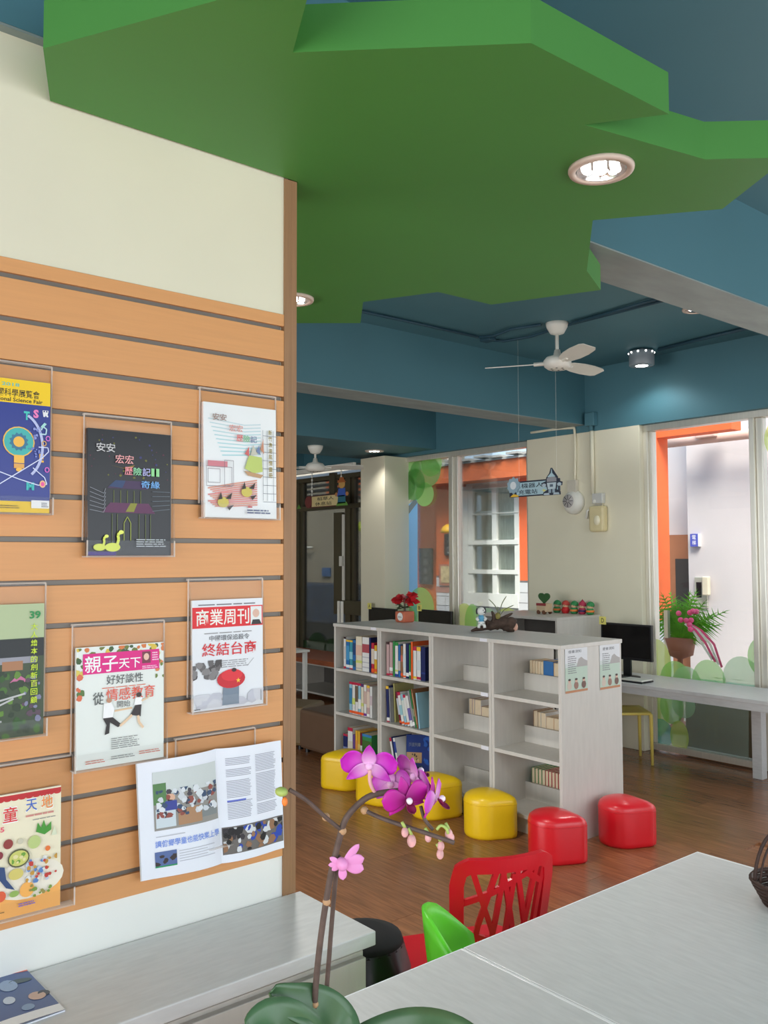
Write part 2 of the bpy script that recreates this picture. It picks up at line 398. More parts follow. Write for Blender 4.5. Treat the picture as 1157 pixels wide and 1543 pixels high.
def decal(win, px, m, name='sticker', k=0):
    pts = [PY(x, y, YS-0.0008*k) for x, y in px]
    MB().add(pts, [tuple(range(len(pts)))]).build(name, m, win)
def disc_px(win, cx, cy, rx, ry, m, k=0, name='round_sticker', clipb=None):
    c = PY(cx, cy, YS); ex = PY(cx+rx, cy, YS); ey = PY(cx, cy-ry, YS)
    pts = [(c.x+(ex.x-c.x)*math.cos(a), YS-0.0008*k, max(c.z+(ey.z-c.z)*math.sin(a), clipb or -9)) for a in [2*PI*i/28 for i in range(28)]]
    MB().add(pts, [tuple(range(28))]).build(name, m, win)
# tree crown, sky strip and bushes on window_1
decal(w1, [(602, 770), (629, 750), (629, 965), (602, 965)], F_bl, 'sky_sticker', 0)
decal(w1, [(604, 778), (624, 752), (630, 756), (604, 790)], F_br, 'branch_sticker', 1)
for i, (cx, cy, rx, ry) in enumerate([(615, 705, 18, 22), (640, 712, 24, 24), (650, 700, 16, 18), (612, 735, 14, 20), (640, 745, 14, 18), (625, 730, 16, 24)]):
    disc_px(w1, cx, cy, rx, ry, F_g1 if i % 2 == 0 else F_g4, 2+i, 'leaf_sticker')
disc_px(w1, 634, 915, 20, 30, F_g1, 1); disc_px(w1, 612, 935, 16, 24, F_g2, 2)
for i, (cx, cy, rx, ry, m) in enumerate([(700, 945, 18, 36, F_g2), (712, 940, 12, 30, F_g1), (735, 943, 18, 27, F_g3), (765, 944, 22, 28, F_g2)]):
    disc_px(w1, cx, cy, rx, ry, m, 1+i)
# bushes and frosted band on window_2
for i, (cx, cy, rx, ry, m) in enumerate([(990, 1005, 22, 42, F_g2), (1018, 1026, 24, 30, F_g1), (1035, 1030, 22, 26, F_g3), (1068, 1028, 26, 34, F_g1), (1118, 1025, 30, 36, F_g3), (1150, 990, 24, 30, F_g1), (1175, 660, 24, 30, F_g2)]):
    disc_px(w2, cx, cy, rx, ry, m, 1+i, 'bush_sticker')
decal(w2, [(986, 1040), (1128, 1052), (1128, 1148), (986, 1126)], F_bz, 'frosted_film', 0)
for i, (cx, cy, rx, ry, m) in enumerate([(992, 1075, 16, 34, F_g2), (1012, 1065, 18, 26, F_g1), (996, 1105, 18, 22, F_te), (1030, 1062, 18, 20, F_g3), (1024, 1110, 14, 24, F_g2)]):
    disc_px(w2, cx, cy, rx, ry, m, 2+i, 'bush_sticker')
for i, (cx, cy, rx, ry) in enumerate([(446, 965, 10, 16), (458, 978, 10, 14), (478, 975, 14, 22), (500, 980, 12, 18)]):
    disc_px(w3, cx, cy, rx, ry, F_dk, 1+i, 'bush_sticker')
# far window: sash bars, handle, blind slats
def wbar(px0, px1, py0, py1, name, m, yy=YW-0.05, t=0.05):
    a = PY(px0, py1, yy); b = PY(px1, py0, yy)
    return box(a.x, b.x, yy-t/2, yy+t/2, a.z, b.z).build(name, m, w3, bevel=0.003)
wbar(438, 545, 757, 772, 'transom', M_olive)
wbar(505, 517, 772, 925, 'sash_post', M_olive)
wbar(514, 545, 906, 925, 'sash_rail', M_olive)
wbar(515, 519, 775, 905, 'sash_edge', M_wpl, YW-0.06, 0.02)
wbar(512, 516, 838, 853, 'window_handle', M_wpl, YW-0.09, 0.03)
wbar(498, 506, 712, 757, 'blind_divider', M_olive)
for i in range(6):
    yy = 718+i*7.4
    a = PY(441, yy+6, YW+0.14); b = PY(545, yy, YW+0.14)
    MB().add([(a.x, YW+0.11, a.z), (b.x, YW+0.11, a.z), (b.x, YW+0.20, a.z+0.05), (a.x, YW+0.20, a.z+0.05)], [(0, 1, 2, 3)]).build('blind_slat', M_olive, w3, solid=0.004)

# ================================================================== OUTSIDE
M_or = mat('orange_render', (222, 112, 62), 0.7, var=0.06); M_or2 = mat('bright_orange_render', (248, 112, 60), 0.7, var=0.05)
M_tile = mat('white_wall_tile', (226, 226, 228), 0.3, var=0.03); M_grout = mat('dark_grout', (120, 116, 118), 0.8)
M_lav = mat('pale_lilac_panel', (214, 206, 208), 0.14, var=0.02, scale=2); M_brn = mat('brown_door', (168, 112, 82), 0.6)
M_pave = mat('grey_paving', (150, 145, 138), 0.8, var=0.1); M_roof = mat('grey_roof_sheet', (186, 182, 176), 0.6, var=0.1)
M_cur = mat('pale_curtain', (222, 230, 224), 0.8, var=0.25, scale=10, stretch=(16, 1, 0.5)); M_dkg = mat('dark_sign_board', (62, 60, 60), 0.6)
YB = 9.0
gr = struct(box(-26, 8, YW+0.12, 22, -0.14, -0.02).build('ground_outside', M_pave)); gr['label'] = 'grey paving outside the windows'
def prect(px0, py0, px1, py1, yy, t=0.06, dz=0.0):
    a = PY(px0, py1, yy); b = PY(px1, py0, yy)
    return box(min(a.x, b.x), max(a.x, b.x), yy, yy+t, a.z, b.z)
hb = thing('orange_house', 'orange house with white grid window outside the left back window', 'building', (-9.3, YB, 0))
hx0 = PY(600, 800, YB).x; hx1 = PY(803, 800, YB).x
zt = PY(690, 726, YB-0.35).z; ztop = PY(690, 700, YB-0.35).z
box(hx0-1.2, PY(657, 800, YB).x, YB+0.5, YB+0.7, 0, zt+0.2).build('recessed_wall', M_or, hb)
box(PY(657, 800, YB).x, PY(700, 800, YB).x, YB, YB+0.7, PY(680, 868, YB).z, zt).build('corner_wall', M_or, hb)
box(PY(657, 800, YB).x, PY(700, 800, YB).x, YB+0.02, YB+0.7, 0, PY(680, 868, YB).z).build('corner_base', M_tile, hb)
box(PY(700, 800, YB).x, PY(778, 800, YB).x, YB+0.06, YB+0.7, 0, PY(740, 905, YB).z).build('sill_wall', M_tile, hb)
box(PY(780, 800, YB).x, hx1+0.5, YB, YB+0.7, PY(790, 875, YB).z, zt).build('side_wall', M_or2, hb)
box(PY(780, 800, YB).x, hx1+0.5, YB+0.01, YB+0.7, 0, PY(790, 875, YB).z).build('side_base', M_tile, hb)
box(PY(697, 800, YB).x, PY(785, 800, YB).x, YB+0.03, YB+0.7, PY(740, 735, YB).z, zt).build('upper_wall', M_white, hb)
box(hx0-1.5, hx1+0.8, YB-0.35, YB+0.8, zt, ztop).build('fascia', M_or, hb)
rf = box(hx0-1.6, hx1+0.9, YB-0.37, YB+1.0, ztop, ztop+0.03).build('roof', M_roof, hb)
for i in range(7):
    x = hx1-1.6+i*0.3
    box(x, x+0.2, YB-0.42, YB+0.9, ztop+0.03+0.02*(i % 2), ztop+0.06+0.02*(i % 2)).build('roof_sheet', M_roof, rf)
gw = box(PY(700, 800, YB).x, PY(782, 800, YB).x, YB+0.075, YB+0.095, PY(740, 905, YB).z, PY(740, 735, YB).z).build('curtain', M_cur, hb)
wf_ = prect(696, 732, 784, 738, YB-0.02, 0.1).build('window_frame', M_white, hb)
for (a, b, c, d) in [(697, 733, 704, 912), (706, 733, 711, 912), (742, 733, 747, 905), (776, 733, 781, 905), (705, 771, 780, 776), (705, 813, 780, 821), (705, 859, 780, 864), (704, 896, 780, 912)]:
    prect(a, b, c, d, YB-0.01-(0.012 if c-a > 20 else 0), 0.06).build('glazing_bar', M_white, wf_)
for i in range(2):
    for j, (t0, t1) in enumerate([(740, 771), (776, 813), (823, 859), (864, 896)]):
        a, b = ((712, 742), (747, 776))[i]
        prect(a, t0, b, t1, YB+0.03, 0.006).build('pane', M_glass, wf_)
# wall tiles of the dado
for (a, b, z1) in ((657, 700, PY(680, 868, YB).z), (780, 800, PY(790, 875, YB).z)):
    xa, xb = PY(a, 800, YB).x, PY(b, 800, YB).x
    for i in range(max(1, int((xb-xa)/0.2))):
        for j in range(8):
            zz = z1-0.02-(j+1)*0.14
            if zz > 0.02: box(xa+i*0.2+0.005, xa+i*0.2+0.193, YB-0.008, YB+0.02, zz, zz+0.132).build('wall_tile', M_tile, hb)
    box(xa, xb, YB-0.003, YB+0.01, 0, z1).build('grout', M_grout, hb)
box(PY(657, 868, YB).x, PY(683, 868, YB).x, YB-0.012, YB+0.02, PY(670, 893, YB).z, PY(670, 884, YB).z).build('pink_tile_band', mat('pink_tile', (196, 140, 124), 0.4), hb)
def outside_board(px, yy, name, label, cat, m, writing, col, vertical=True):
    b = prect(*px, yy, 0.03); o = b.build(name, m); tag(o, label, cat)
    zs = [v.co for v in o.data.vertices]; w_ = max(v.x for v in zs)*2; h_ = max(v.z for v in zs)
    sh = Sheet(o, (-w_/2, -0.016, 0), (1, 0, 0), (0, 0, 1), w_, h_)
    if writing:
        n = len(writing)
        for i, ch in enumerate(writing):
            sh.text(ch, 0.34, 1-(i+0.85)/n, 0.66, 1-(i+0.2)/n, col)
    return o
outside_board((631, 826, 650, 880), YB+0.44, 'notice_board', 'dark grey vertical board on the orange wall outside', 'board', M_dkg, '花園書屋', (130, 128, 126))
outside_board((669, 804, 683, 837), YB-0.04, 'menu_sign', 'small black sign with white writing under yellow lamp on orange wall', 'sign', M_blk, '入口', (200, 200, 200))
o = prect(661, 850, 679, 882, YB-0.03, 0.03).build('framed_picture', mat('pink_frame', (190, 120, 96), 0.5)); tag(o, 'small pink framed picture on the orange wall outside', 'picture')
prect(664, 853, 677, 878, YB-0.036, 0.006).build('picture_print', mat('cream_print', (222, 198, 150), 0.6, var=0.4, scale=14), o)
lp = PY(676, 797, YB-0.1); o = thing('yellow_wall_lamp', 'yellow dome wall lamp on the orange wall outside', 'lamp', (lp.x, YB-0.12, lp.z-0.06))
MB().lathe([(0.11, 0), (0.105, 0.05), (0.07, 0.1), (0.02, 0.13)], n=18).build('shade', mat('lamp_yellow', (250, 190, 30), 0.4), o, True, local=True)
box(-0.015, 0.015, 0, 0.12, 0.1, 0.13).build('bracket', M_blk, o, local=True)
# right hand exterior: lilac panel wall, orange column and beam, door, phone, flower stand
YR = 9.4
o = thing('lilac_panel_wall', 'pale lilac glossy panel wall outside the right window', 'wall', (-4.2, YR, 0))
xa = PY(1036, 800, YR).x
xs = [xa, xa+1.9, xa+3.8, xa+5.7]
for i in range(3): box(xs[i]+0.002, xs[i+1]-0.002, YR, YR+0.1, 0, 4.2).build('wall_panel', M_lav, o)
rw_ = struct(box(PY(995, 800, YR).x-0.6, xa-0.01, YR+0.42, YR+0.5, 0, 4.2).build('wall_recess', M_lav)); rw_['label'] = 'lilac wall of the recess behind the brown door'
zd = PY(1020, 806, YR+0.35).z
d = box(PY(995, 800, YR+0.35).x, PY(1038, 800, YR+0.35).x, YR+0.33, YR+0.4, 0, zd).build('brown_door', M_brn); tag(d, 'brown door beyond the palm leaves outside the right window', 'door')
a = PY(1020, 842, YR+0.33); box(a.x-0.02, a.x+0.25, YR+0.32, YR+0.33, a.z-0.6, a.z).build('door_glass', M_dkg, d)
box(a.x-0.16, a.x-0.13, YR+0.28, YR+0.33, 1.0, 1.12).build('door_handle', M_steel, d)
YO = 7.7
o = thing('orange_column', 'bright orange column and beam outside the right window', 'column', (PY(990, 800, YO).x, YO, 0))
x0, x1 = PY(965, 800, YO).x, PY(990, 800, YO).x; zb = PY(1050, 650, YO).z
zk = PY(990, 935, YO).z
box(x0, x1, YO, YO+0.22, zk, 3.6).build('shaft', M_or2, o); box(x0-0.01, x1+0.01, YO-0.01, YO+0.23, 0, zk).build('tiled_base', M_tile, o)
box(x1, PY(1100, 640, YO).x, YO+0.02, YO+0.20, PY(1050, 652, YO).z, 3.6).build('beam', M_or2, o)
pk = mat('pink_painted_pipe', (226, 190, 176), 0.5)
a, b = PY(1003, 668, YR-0.3), PY(1145, 648, YR-0.3)
o = MB().tube([(a.x, YR-0.3, a.z), ((a.x+b.x)/2, YR-0.3, a.z), (b.x+1.5, YR-0.3, a.z)], 0.06, 10).build('overhead_pipe', pk, smooth=True); tag(o, 'pale pink pipe under the eave outside the right window', 'pipe')
o = box(PY(1070, 655, YR-0.3).x-0.12, PY(1070, 655, YR-0.3).x+0.12, YR-0.42, YR-0.2, a.z+0.0, a.z+0.2).build('eave_lamp', pk, bevel=0.01); tag(o, 'small pink box lamp on the outdoor pipe', 'lamp')
# phone on the lilac wall
c = PY(1060, 885, YR)
o = thing('wall_phone', 'white intercom handset on a steel plate on the lilac wall', 'telephone', (c.x, YR, c.z-0.12))
box(-0.10, 0.06, -0.03, 0, -0.12, 0.24).build('plate', M_steel, o, local=True, bevel=0.004)
box(0.03, 0.11, -0.09, -0.03, 0.03, 0.25).build('handset', mat('ivory_plastic', (232, 220, 196), 0.4), o, local=True, bevel=0.012)
box(-0.075, -0.01, -0.034, -0.03, 0.0, 0.18).build('screen', M_blk, o, local=True)
c = PY(1049, 814, YR)
o = box(c.x-0.05, c.x+0.05, YR-0.05, YR, c.z-0.075, c.z+0.075).build('door_sign', mat('blue_sign', (84, 92, 190), 0.4)); tag(o, 'small blue and white sign on the lilac wall', 'sign')
sh = Sheet(o, (-0.05, -0.0255, 0), (1, 0, 0), (0, 0, 1), 0.1, 0.15)
for i, ch in enumerate('電梯'): sh.text(ch, 0.25, 0.55-0.42*i, 0.75, 0.9-0.42*i, (240, 240, 250))
box(0.05, 0.06, -0.025, 0.025, 0, 0.15).build('sign_edge', M_white, o, local=True)
# palm flower arrangement
c = PY(1024, 960, 7.4)
o = thing('flower_stand', 'congratulatory flower stand with palm leaves and pink ribbon outside', 'flowers', (c.x, 7.4, 0))
M_palm = mat('palm_leaf', (96, 176, 40), 0.5, var=0.3, scale=12); M_pink = mat('pink_ribbon', (240, 90, 140), 0.5, var=0.2)
MB().lathe([(0.16, 0), (0.13, 0.05), (0.025, 0.08), (0.025, 0.66), (0.12, 0.70), (0.15, 0.86), (0.0, 0.86)], n=16).build('stand', mat('brown_stand', (150, 96, 74), 0.6), o, True, local=True)
rp_ = random.Random(4)
for i in range(34):
    ang = -0.3+rp_.random()*PI*1.1; L = 0.32+0.32*rp_.random(); el = 0.55+0.95*rp_.random()
    d = Vector((math.cos(ang)*math.cos(el), -0.25+0.5*rp_.random(), math.sin(el))).normalized()
    side = d.cross(Vector((0, 1, 0.2))).normalized(); mb = MB(); base = Vector((0, 0, 0.84))
    for q in range(13):
        t = q/12; p = base+d*L*t+Vector((0, 0, -0.22*t*t*L)); l = 0.16*math.sin(PI*min(1, t*0.9+0.12))
        for sgn in (-1, 1):
            e = p+side*sgn*l+d*0.06-Vector((0, 0, 0.03)); mb.add([p-d*0.008, p+d*0.008, e], [(0, 1, 2)])
    mb.tube([base, base+d*L*0.5+Vector((0, 0, -0.05*L)), base+d*L+Vector((0, 0, -0.22*L))], 0.004, 5)
    mb.build('palm_leaf', M_palm, o, local=True)
for i in range(9):
    MB().ball((0.05+0.2*rp_.random(), -0.1-0.1*rp_.random(), 0.88+0.25*rp_.random()), 0.026, n=9, m=6).build('blossom', M_pink, o, True, local=True)
for k in range(4):
    pts = [Vector((0.12+0.02*k, -0.12, 1.0)), Vector((0.22+0.03*k, -0.16, 0.95)), Vector((0.32+0.04*k, -0.18, 0.84)), Vector((0.42+0.03*k, -0.18, 0.70-0.02*k))]
    mb = MB()
    for i in range(3): mb.add([pts[i], pts[i+1], pts[i+1]+Vector((0.02, 0, 0.012)), pts[i]+Vector((0.02, 0, 0.012))], [(0, 1, 2, 3)])
    mb.build('ribbon', M_pink if k % 2 else M_white, o, local=True)
# glass partition post and dark box low outside the right window
c = PY(1005, 950, 7.3)
o = box(c.x-0.02, c.x+0.02, 7.28, 7.32, 0, PY(1005, 920, 7.3).z).build('partition_post', M_steel); tag(o, 'grey steel post beside the flower stand outside', 'post')
c0, c1 = PY(1032, 1070, 6.75), PY(1126, 1070, 6.75)
o = thing('outdoor_cabinet', 'dark bronze cabinet standing low outside behind the frosted pane', 'cabinet', ((c0.x+c1.x)/2, 6.87, 0))
mbz = mat('dark_bronze', (92, 74, 50), 0.4, var=0.1)
box(c0.x, c1.x+0.25, 6.75, 6.98, 0.0, 0.50).build('body', mbz, o, bevel=0.01); box(c0.x-0.01, c1.x+0.26, 6.74, 6.99, 0.50, 0.56).build('lid', mat('teal_glow_lid', (92, 176, 168), 0.4), o)  # teal glow along the top is painted in as the lid colour
# behind the far windows: dim service yard
o = struct(box(-22, -10.8, 10.6, 10.8, 0, 4.5).build('yard_wall', mat('cream_yard_wall', (168, 156, 136), 0.8, var=0.08))); o['label'] = 'cream wall of the yard beyond the far window'
yb = mat('dark_blue_tarpaulin', (54, 66, 86), 0.6, var=0.4, scale=6)
c0, c1 = PY(425, 900, 9.6), PY(560, 900, 9.6)
o = thing('covered_trolley', 'dark blue covered row outside the far window', 'trolley', ((c0.x+c1.x)/2, 9.8, 0))
box(c0.x-1, c1.x, 9.6, 10.2, 0.35, PY(480, 880, 9.6).z).build('cover', yb, o, bevel=0.05); box(c0.x-1, c1.x, 9.7, 10.1, 0, 0.4).build('base', M_blk, o)
o = MB().tube([PY(450, 770, 10.5), PY(450, 825, 10.5), PY(470, 825, 10.5)], 0.03, 8).build('wall_pipe', M_wpl, smooth=True); tag(o, 'white pipe on the yard wall beyond the far window', 'pipe')
c = PY(490, 862, 10.55); o = box(c.x-0.14, c.x+0.14, 10.56, 10.6, c.z-0.09, c.z+0.09).build('wall_plate', mat('blue_plate', (70, 110, 160), 0.5)); tag(o, 'small blue plate on the yard wall beyond the far window', 'sign')
yb_ = struct(box(-13.5, -9.5, 8.17, 8.23, 3.98, 4.06).build('yard_beam', M_olive)); yb_['label'] = 'olive beam over the yard carrying two pendant lamps'
for px_, nm, cc in ((526, 'red', (235, 60, 80)), (545, 'lime', (170, 190, 40))):
    c = PY(px_, 800, 8.2); o = thing('pendant_lamp', nm+' dome pendant lamp seen through the far window', 'lamp', (c.x, 8.2, c.z))
    MB().lathe([(0.11, 0), (0.10, 0.05), (0.065, 0.12), (0.02, 0.15)], n=18).build('shade', mat('pendant_'+nm, cc, 0.4, emit=0.25), o, True, local=True)
    MB().tube([(0, 0, 0.15), (0, 0, 4.0-c.z)], 0.006, 6).build('cord', M_blk, o, local=True)

# ================================================================== CEILING THINGS
ZG = 2.725
gpx = [(65, 73), (73, 155)]
gp_ = [PZ(*q, ZG) for q in gpx]
poly = [(gp_[0].x, gp_[0].y), (WX+0.008, gp_[1].y), (WX+0.008, 1.366), (-2.25, 1.372), (-3.30, 1.75)]
for q in [(438, 487), (543, 487), (547, 455), (660, 440), (740, 459), (905, 437), (884, 408), (893, 332), (1088, 315), (1180, 243), (1157, 238), (1062, 240), (880, 188), (1008, 172), (800, 65), (441, 79), (473, -40)]:
    p = PZ(*q, ZG); poly.append((p.x, p.y))
gs = thing('tree_shaped_ceiling_panel', 'big green tree-shaped ceiling panel with jagged outline', 'ceiling panel', (-2.1, 1.9, ZG))
MB().prism(poly, ZG, ZG+0.105).build('panel', M_green, gs)
for hx, hy in ((-2.10, 1.8), (-2.12, 2.4), (-2.9, 1.95), (-2.6, 2.2)):
    box(hx-0.02, hx+0.02, hy-0.02, hy+0.02, ZG+0.105, 2.855 if -2.28 < hx < -2.01 else ZC).build('hanger', M_steel, gs)
def downlight(c, r, label, power, zc):
    o = thing('recessed_downlight', label, 'downlight', (c[0], c[1], zc-0.012), group='recessed downlights')
    MB().lathe([(r*0.80, 0.012), (r*0.80, 0.0), (r, 0.0), (r*1.03, 0.006), (r*1.03, 0.012)], n=32).build('rim', mat('pinkish_white_rim', (206, 186, 172), 0.4), o, True, local=True)
    MB().lathe([(r*0.80, 0.004), (r*0.79, 0.0035), (r*0.45, 0.0085), (0.0, 0.0095)], n=32).build('reflector', M_refl, o, True, local=True)
    for q in (-0.42, 0.0, 0.40):
        MB().ball((q*r*CR.x+0.1*r*CF.x, q*r*CR.y+0.1*r*CF.y, 0.004), r*(0.19 if q == 0 else 0.15), r*(0.19 if q == 0 else 0.15), 0.007, 12, 6).build('bulb', M_lamp if q == 0 else mat('lamp_glow_soft', (255, 252, 245), 0.5, emit=4), o, True, local=True)
    l = bpy.data.lights.new('downlight_lamp', 'SPOT'); l.energy = power; l.spot_size = math.radians(120); l.spot_blend = 0.6; l.shadow_soft_size = 0.06; l.color = (1, 0.97, 0.92)
    lo = bpy.data.objects.new('downlight_lamp', l); COL.objects.link(lo); lo.location = (c[0], c[1], zc-0.03)
    return o
a, b = PZ(858, 253, ZG), PZ(953, 253, ZG); r1 = (a-b).length/2
downlight(((a.x+b.x)/2, (a.y+b.y)/2), r1, 'round downlight near the right tip of the green ceiling panel', 14, ZG)
a = PZ(455, 450, ZG); downlight((a.x-0.02, a.y-0.03), r1*0.95, 'round downlight in the green panel beside the magazine wall edge', 110, ZG)
a = PZ(564, 679, 2.789); downlight((a.x, a.y), 0.10, 'small far downlight under the low beam above the left windows', 15, 2.789)
a = PZ(1050, 465, ZC); o = downlight((a.x, a.y), 0.095, 'small ceiling spotlight half hidden behind the grey beam', 40, ZC)
# drum lamp
a = PZ(979, 530, ZC)
o = thing('drum_ceiling_lamp', 'grey drum-shaped ceiling lamp to the right of the fan', 'ceiling lamp', (a.x, a.y-0.12, ZC-0.135))
MB().lathe([(0.085, 0.0), (0.095, 0.0), (0.1, 0.006), (0.1, 0.115), (0.075, 0.125), (0.0, 0.125)], n=32).build('drum', mat('grey_enamel', (150, 160, 168), 0.35), o, True, local=True)
MB().lathe([(0.086, 0.002), (0.05, 0.0), (0.0, -0.001)], n=32).build('diffuser', M_lamp, o, True, local=True)
for k in range(10):
    t = 2*PI*k/10; MB().ball((0.1*math.cos(t), 0.1*math.sin(t), 0.105), 0.0075, n=8, m=6).build('light_slot', mat('lamp_glow_soft', (255, 252, 245), 0.5, emit=4), o, True, local=True)
box(-0.03, 0.03, -0.03, 0.03, 0.125, 0.135).build('ceiling_mount', M_wpl, o, local=True)
l = bpy.data.lights.new('drum_lamp', 'SPOT'); l.energy = 14; l.spot_size = math.radians(150); l.spot_blend = 0.5; l.shadow_soft_size = 0.08; l.color = (0.92, 0.97, 1)
lo = bpy.data.objects.new('drum_lamp', l); COL.objects.link(lo); lo.location = (a.x, a.y-0.12, ZC-0.15)

def fan(loc, ztop, zhub, label, L, angs):
    o = thing('ceiling_fan', label, 'fan', (loc[0], loc[1], zhub-0.05), group='ceiling fans')
    h = ztop-(zhub-0.05)
    MB().lathe([(0.022, h-0.085), (0.05, h-0.075), (0.075, h-0.03), (0.082, h), (0, h)], n=24).build('canopy', M_wpl, o, True, local=True)
    MB().tube([(0, 0, 0.09), (0, 0, h-0.08)], 0.012, 10).build('rod', M_wpl, o, True, local=True)
    mo = MB().lathe([(0.0, 0.0), (0.07, 0.0), (0.095, 0.02), (0.1, 0.06), (0.08, 0.085), (0.03, 0.10), (0.02, 0.14), (0, 0.14)], n=28).build('motor', M_wpl, o, True, local=True)
    for k in range(6):
        t = 2*PI*k/6; MB().ball((0.045*math.cos(t), 0.045*math.sin(t), 0.001), 0.010, 0.010, 0.004, 8, 4).build('vent', M_dkg, mo, True, local=True)
    for ang in angs:
        d = Vector((math.cos(ang), math.sin(ang), 0)); s = Vector((-d.y, d.x, 0))
        n_ = (s*math.cos(0.24)-Vector((0, 0, 1))*math.sin(0.24))
        pr = [(0.11, 0.03), (0.16, 0.05), (0.28, 0.068), (0.42, 0.072), (0.56, 0.062), (0.60, 0.045)]
        pts = [d*(a_*L/0.6)+n_*b_ for a_, b_ in pr]+[d*(a_*L/0.6)-n_*b_ for a_, b_ in reversed(pr)]
        pts = [p+Vector((0, 0, 0.045)) for p in pts]; n = len(pts)
        MB().add(pts, [tuple(range(n))]).build('blade', M_wpl, o, local=True, solid=0.006)
        MB().tube([d*0.08+Vector((0, 0, 0.045)), d*0.17+Vector((0, 0, 0.045))], 0.014, 6).build('blade_arm', M_wpl, o, local=True)
    return o
imr = math.atan2(CR.y, CR.x)
c = PZ(839, 487, ZC)
fan((c.x, c.y), ZC, 3.035, 'white three-blade ceiling fan in front of the teal beam', 0.52, [imr+math.radians(q) for q in (42, -78, 162)])
c = PZ(475, 672, 2.789)
fan((c.x, c.y), 2.789, 2.57, 'white ceiling fan hanging above the dark far window', 0.50, [imr+math.radians(q) for q in (2, 122, 182, 242)][:3])

M_cond = mat('dark_teal_conduit', (34, 70, 86), 0.6)
def conduit(pts, r, label, m=M_cond, name='ceiling_conduit', cat='conduit', off=True):
    o = MB().tube(pts, r, 8).build(name, m, smooth=True); tag(o, label, cat); return o
def cz(x, y): p = PZ(x, y, ZC-0.016); return p
pj = cz(735, 512)
conduit([cz(530, 466), cz(640, 490), cz(720, 508)], 0.011, 'dark teal conduit running from the green panel to the junction', )
conduit([cz(722, 508), cz(745, 506), cz(770, 496), cz(815, 489)], 0.011, 'upper curved teal cable from the junction to the fan canopy')
conduit([cz(728, 512), cz(760, 514), cz(800, 507), cz(850, 491), cz(1003, 452)], 0.011, 'long lower teal conduit passing behind the fan canopy')
conduit([cz(862, 487), cz(930, 468), cz(995, 449)], 0.011, 'short upper teal conduit right of the fan canopy')
conduit([cz(992, 527), cz(1060, 510), cz(1150, 489)], 0.014, 'thick teal conduit leading to the drum lamp')
o = MB().box(pj.x-0.05, pj.x+0.05, pj.y-0.04, pj.y+0.04, ZC-0.03, ZC).build('cable_junction', M_cond, bevel=0.008); tag(o, 'dark teal cable junction on the ceiling left of the fan', 'junction box')

# ================================================================== MAGAZINE WALL
def holder(y0, y1, zb, zt, label, lean=0.03, depth=0.03):
    """clear acrylic pocket hung in a groove: back plate, hook, bottom ledge, front lip, two sides"""
    o = thing('acrylic_magazine_holder', label, 'holder', (WX+0.004, (y0+y1)/2, zb), group='clear acrylic holders on the slatted wall')
    w = (y1-y0)/2; h = zt-zb; t = 0.003
    def plate(a, b, name, m=M_acr): return box(a[0], b[0], a[1], b[1], a[2], b[2]).build(name, m, o, local=True)
    plate((0.004, -w, 0.0), (0.004+t, w, h), 'back_plate')
    plate((-0.006, -w, h-0.002), (0.007, w, h+0.002), 'hook', M_acre)
    plate((0.004, -w, 0), (0.004+depth, w, t), 'bottom_ledge', M_acre)
    plate((0.004+depth-t, -w, 0), (0.004+depth, w, 0.04), 'front_lip')
    for s_ in (-1, 1):
        mb = MB(); ya, yb = (s_*w, s_*(w-t))
        pr = [(0.004, 0), (0.004+depth, 0), (0.004+depth, 0.04), (0.012, h*0.94), (0.004, h*0.98)]
        mb.prism([(p, q) for p, q in pr], min(ya, yb), max(ya, yb), 1); mb.build('side', M_acr, o, local=True)
        box(0.004+depth-0.002, 0.004+depth+0.0005, min(ya, yb), max(ya, yb), 0, 0.04).build('side_edge', M_acre, o, local=True)
    for s_ in (-1, 1):
        ya = s_*w-0.0012; box(0.0035, 0.0080, ya, ya+0.0024, 0.04, h).build('plate_edge', M_acre, o, local=True)
    return o
def magazine(tl, tr, br, bl, name, label, cat, cover, thick=0.008, xo=0.026, spine=None):
    """closed magazine standing in its pocket; corners are read on the slatted wall"""
    X0 = WX+xo
    P = [PX(*q, X0) for q in (tl, tr, br, bl)]
    y0 = (P[0].y+P[3].y)/2; y1 = (P[1].y+P[2].y)/2; zt_ = (P[0].z+P[1].z)/2; zb_ = (P[2].z+P[3].z)/2
    w, h = y1-y0, zt_-zb_
    o = thing(name, label, cat, (X0, (y0+y1)/2, zb_), group='magazines on the slatted wall')
    box(-thick, -0.0008, -w/2, w/2, 0, h).build('pages', mat('magazine_paper', (238, 236, 230), 0.6, var=0.02), o, local=True)
    box(-0.0008, 0, -w/2-0.0004, w/2+0.0004, -0.0004, h+0.0004).build('cover', flat(cover, 0.3), o, local=True, bevel=0.0)
    if spine: box(-thick-0.0004, -0.0004, -w/2-0.0012, -w/2, 0, h).build('spine', flat(spine), o, local=True)
    o.rotation_euler = (0, math.radians(-1.2), 0)
    return o, Sheet(o, (0.0001, -w/2, 0), (0, 1, 0), (0, 0, 1), w, h, 0.00035), (y0, y1, zb_, zt_)
WH = (245, 245, 245); BK = (28, 28, 30)
def holder_for(ext, label, up=0.04, mg=0.006):
    y0, y1, zb, zt = ext
    # hook sits in the groove next above the magazine
    k = max(k for k in range(15) if g0-gp*k > zt+0.004)
    return holder(y0-mg, y1+mg, zb-0.004, g0-gp*k, label)

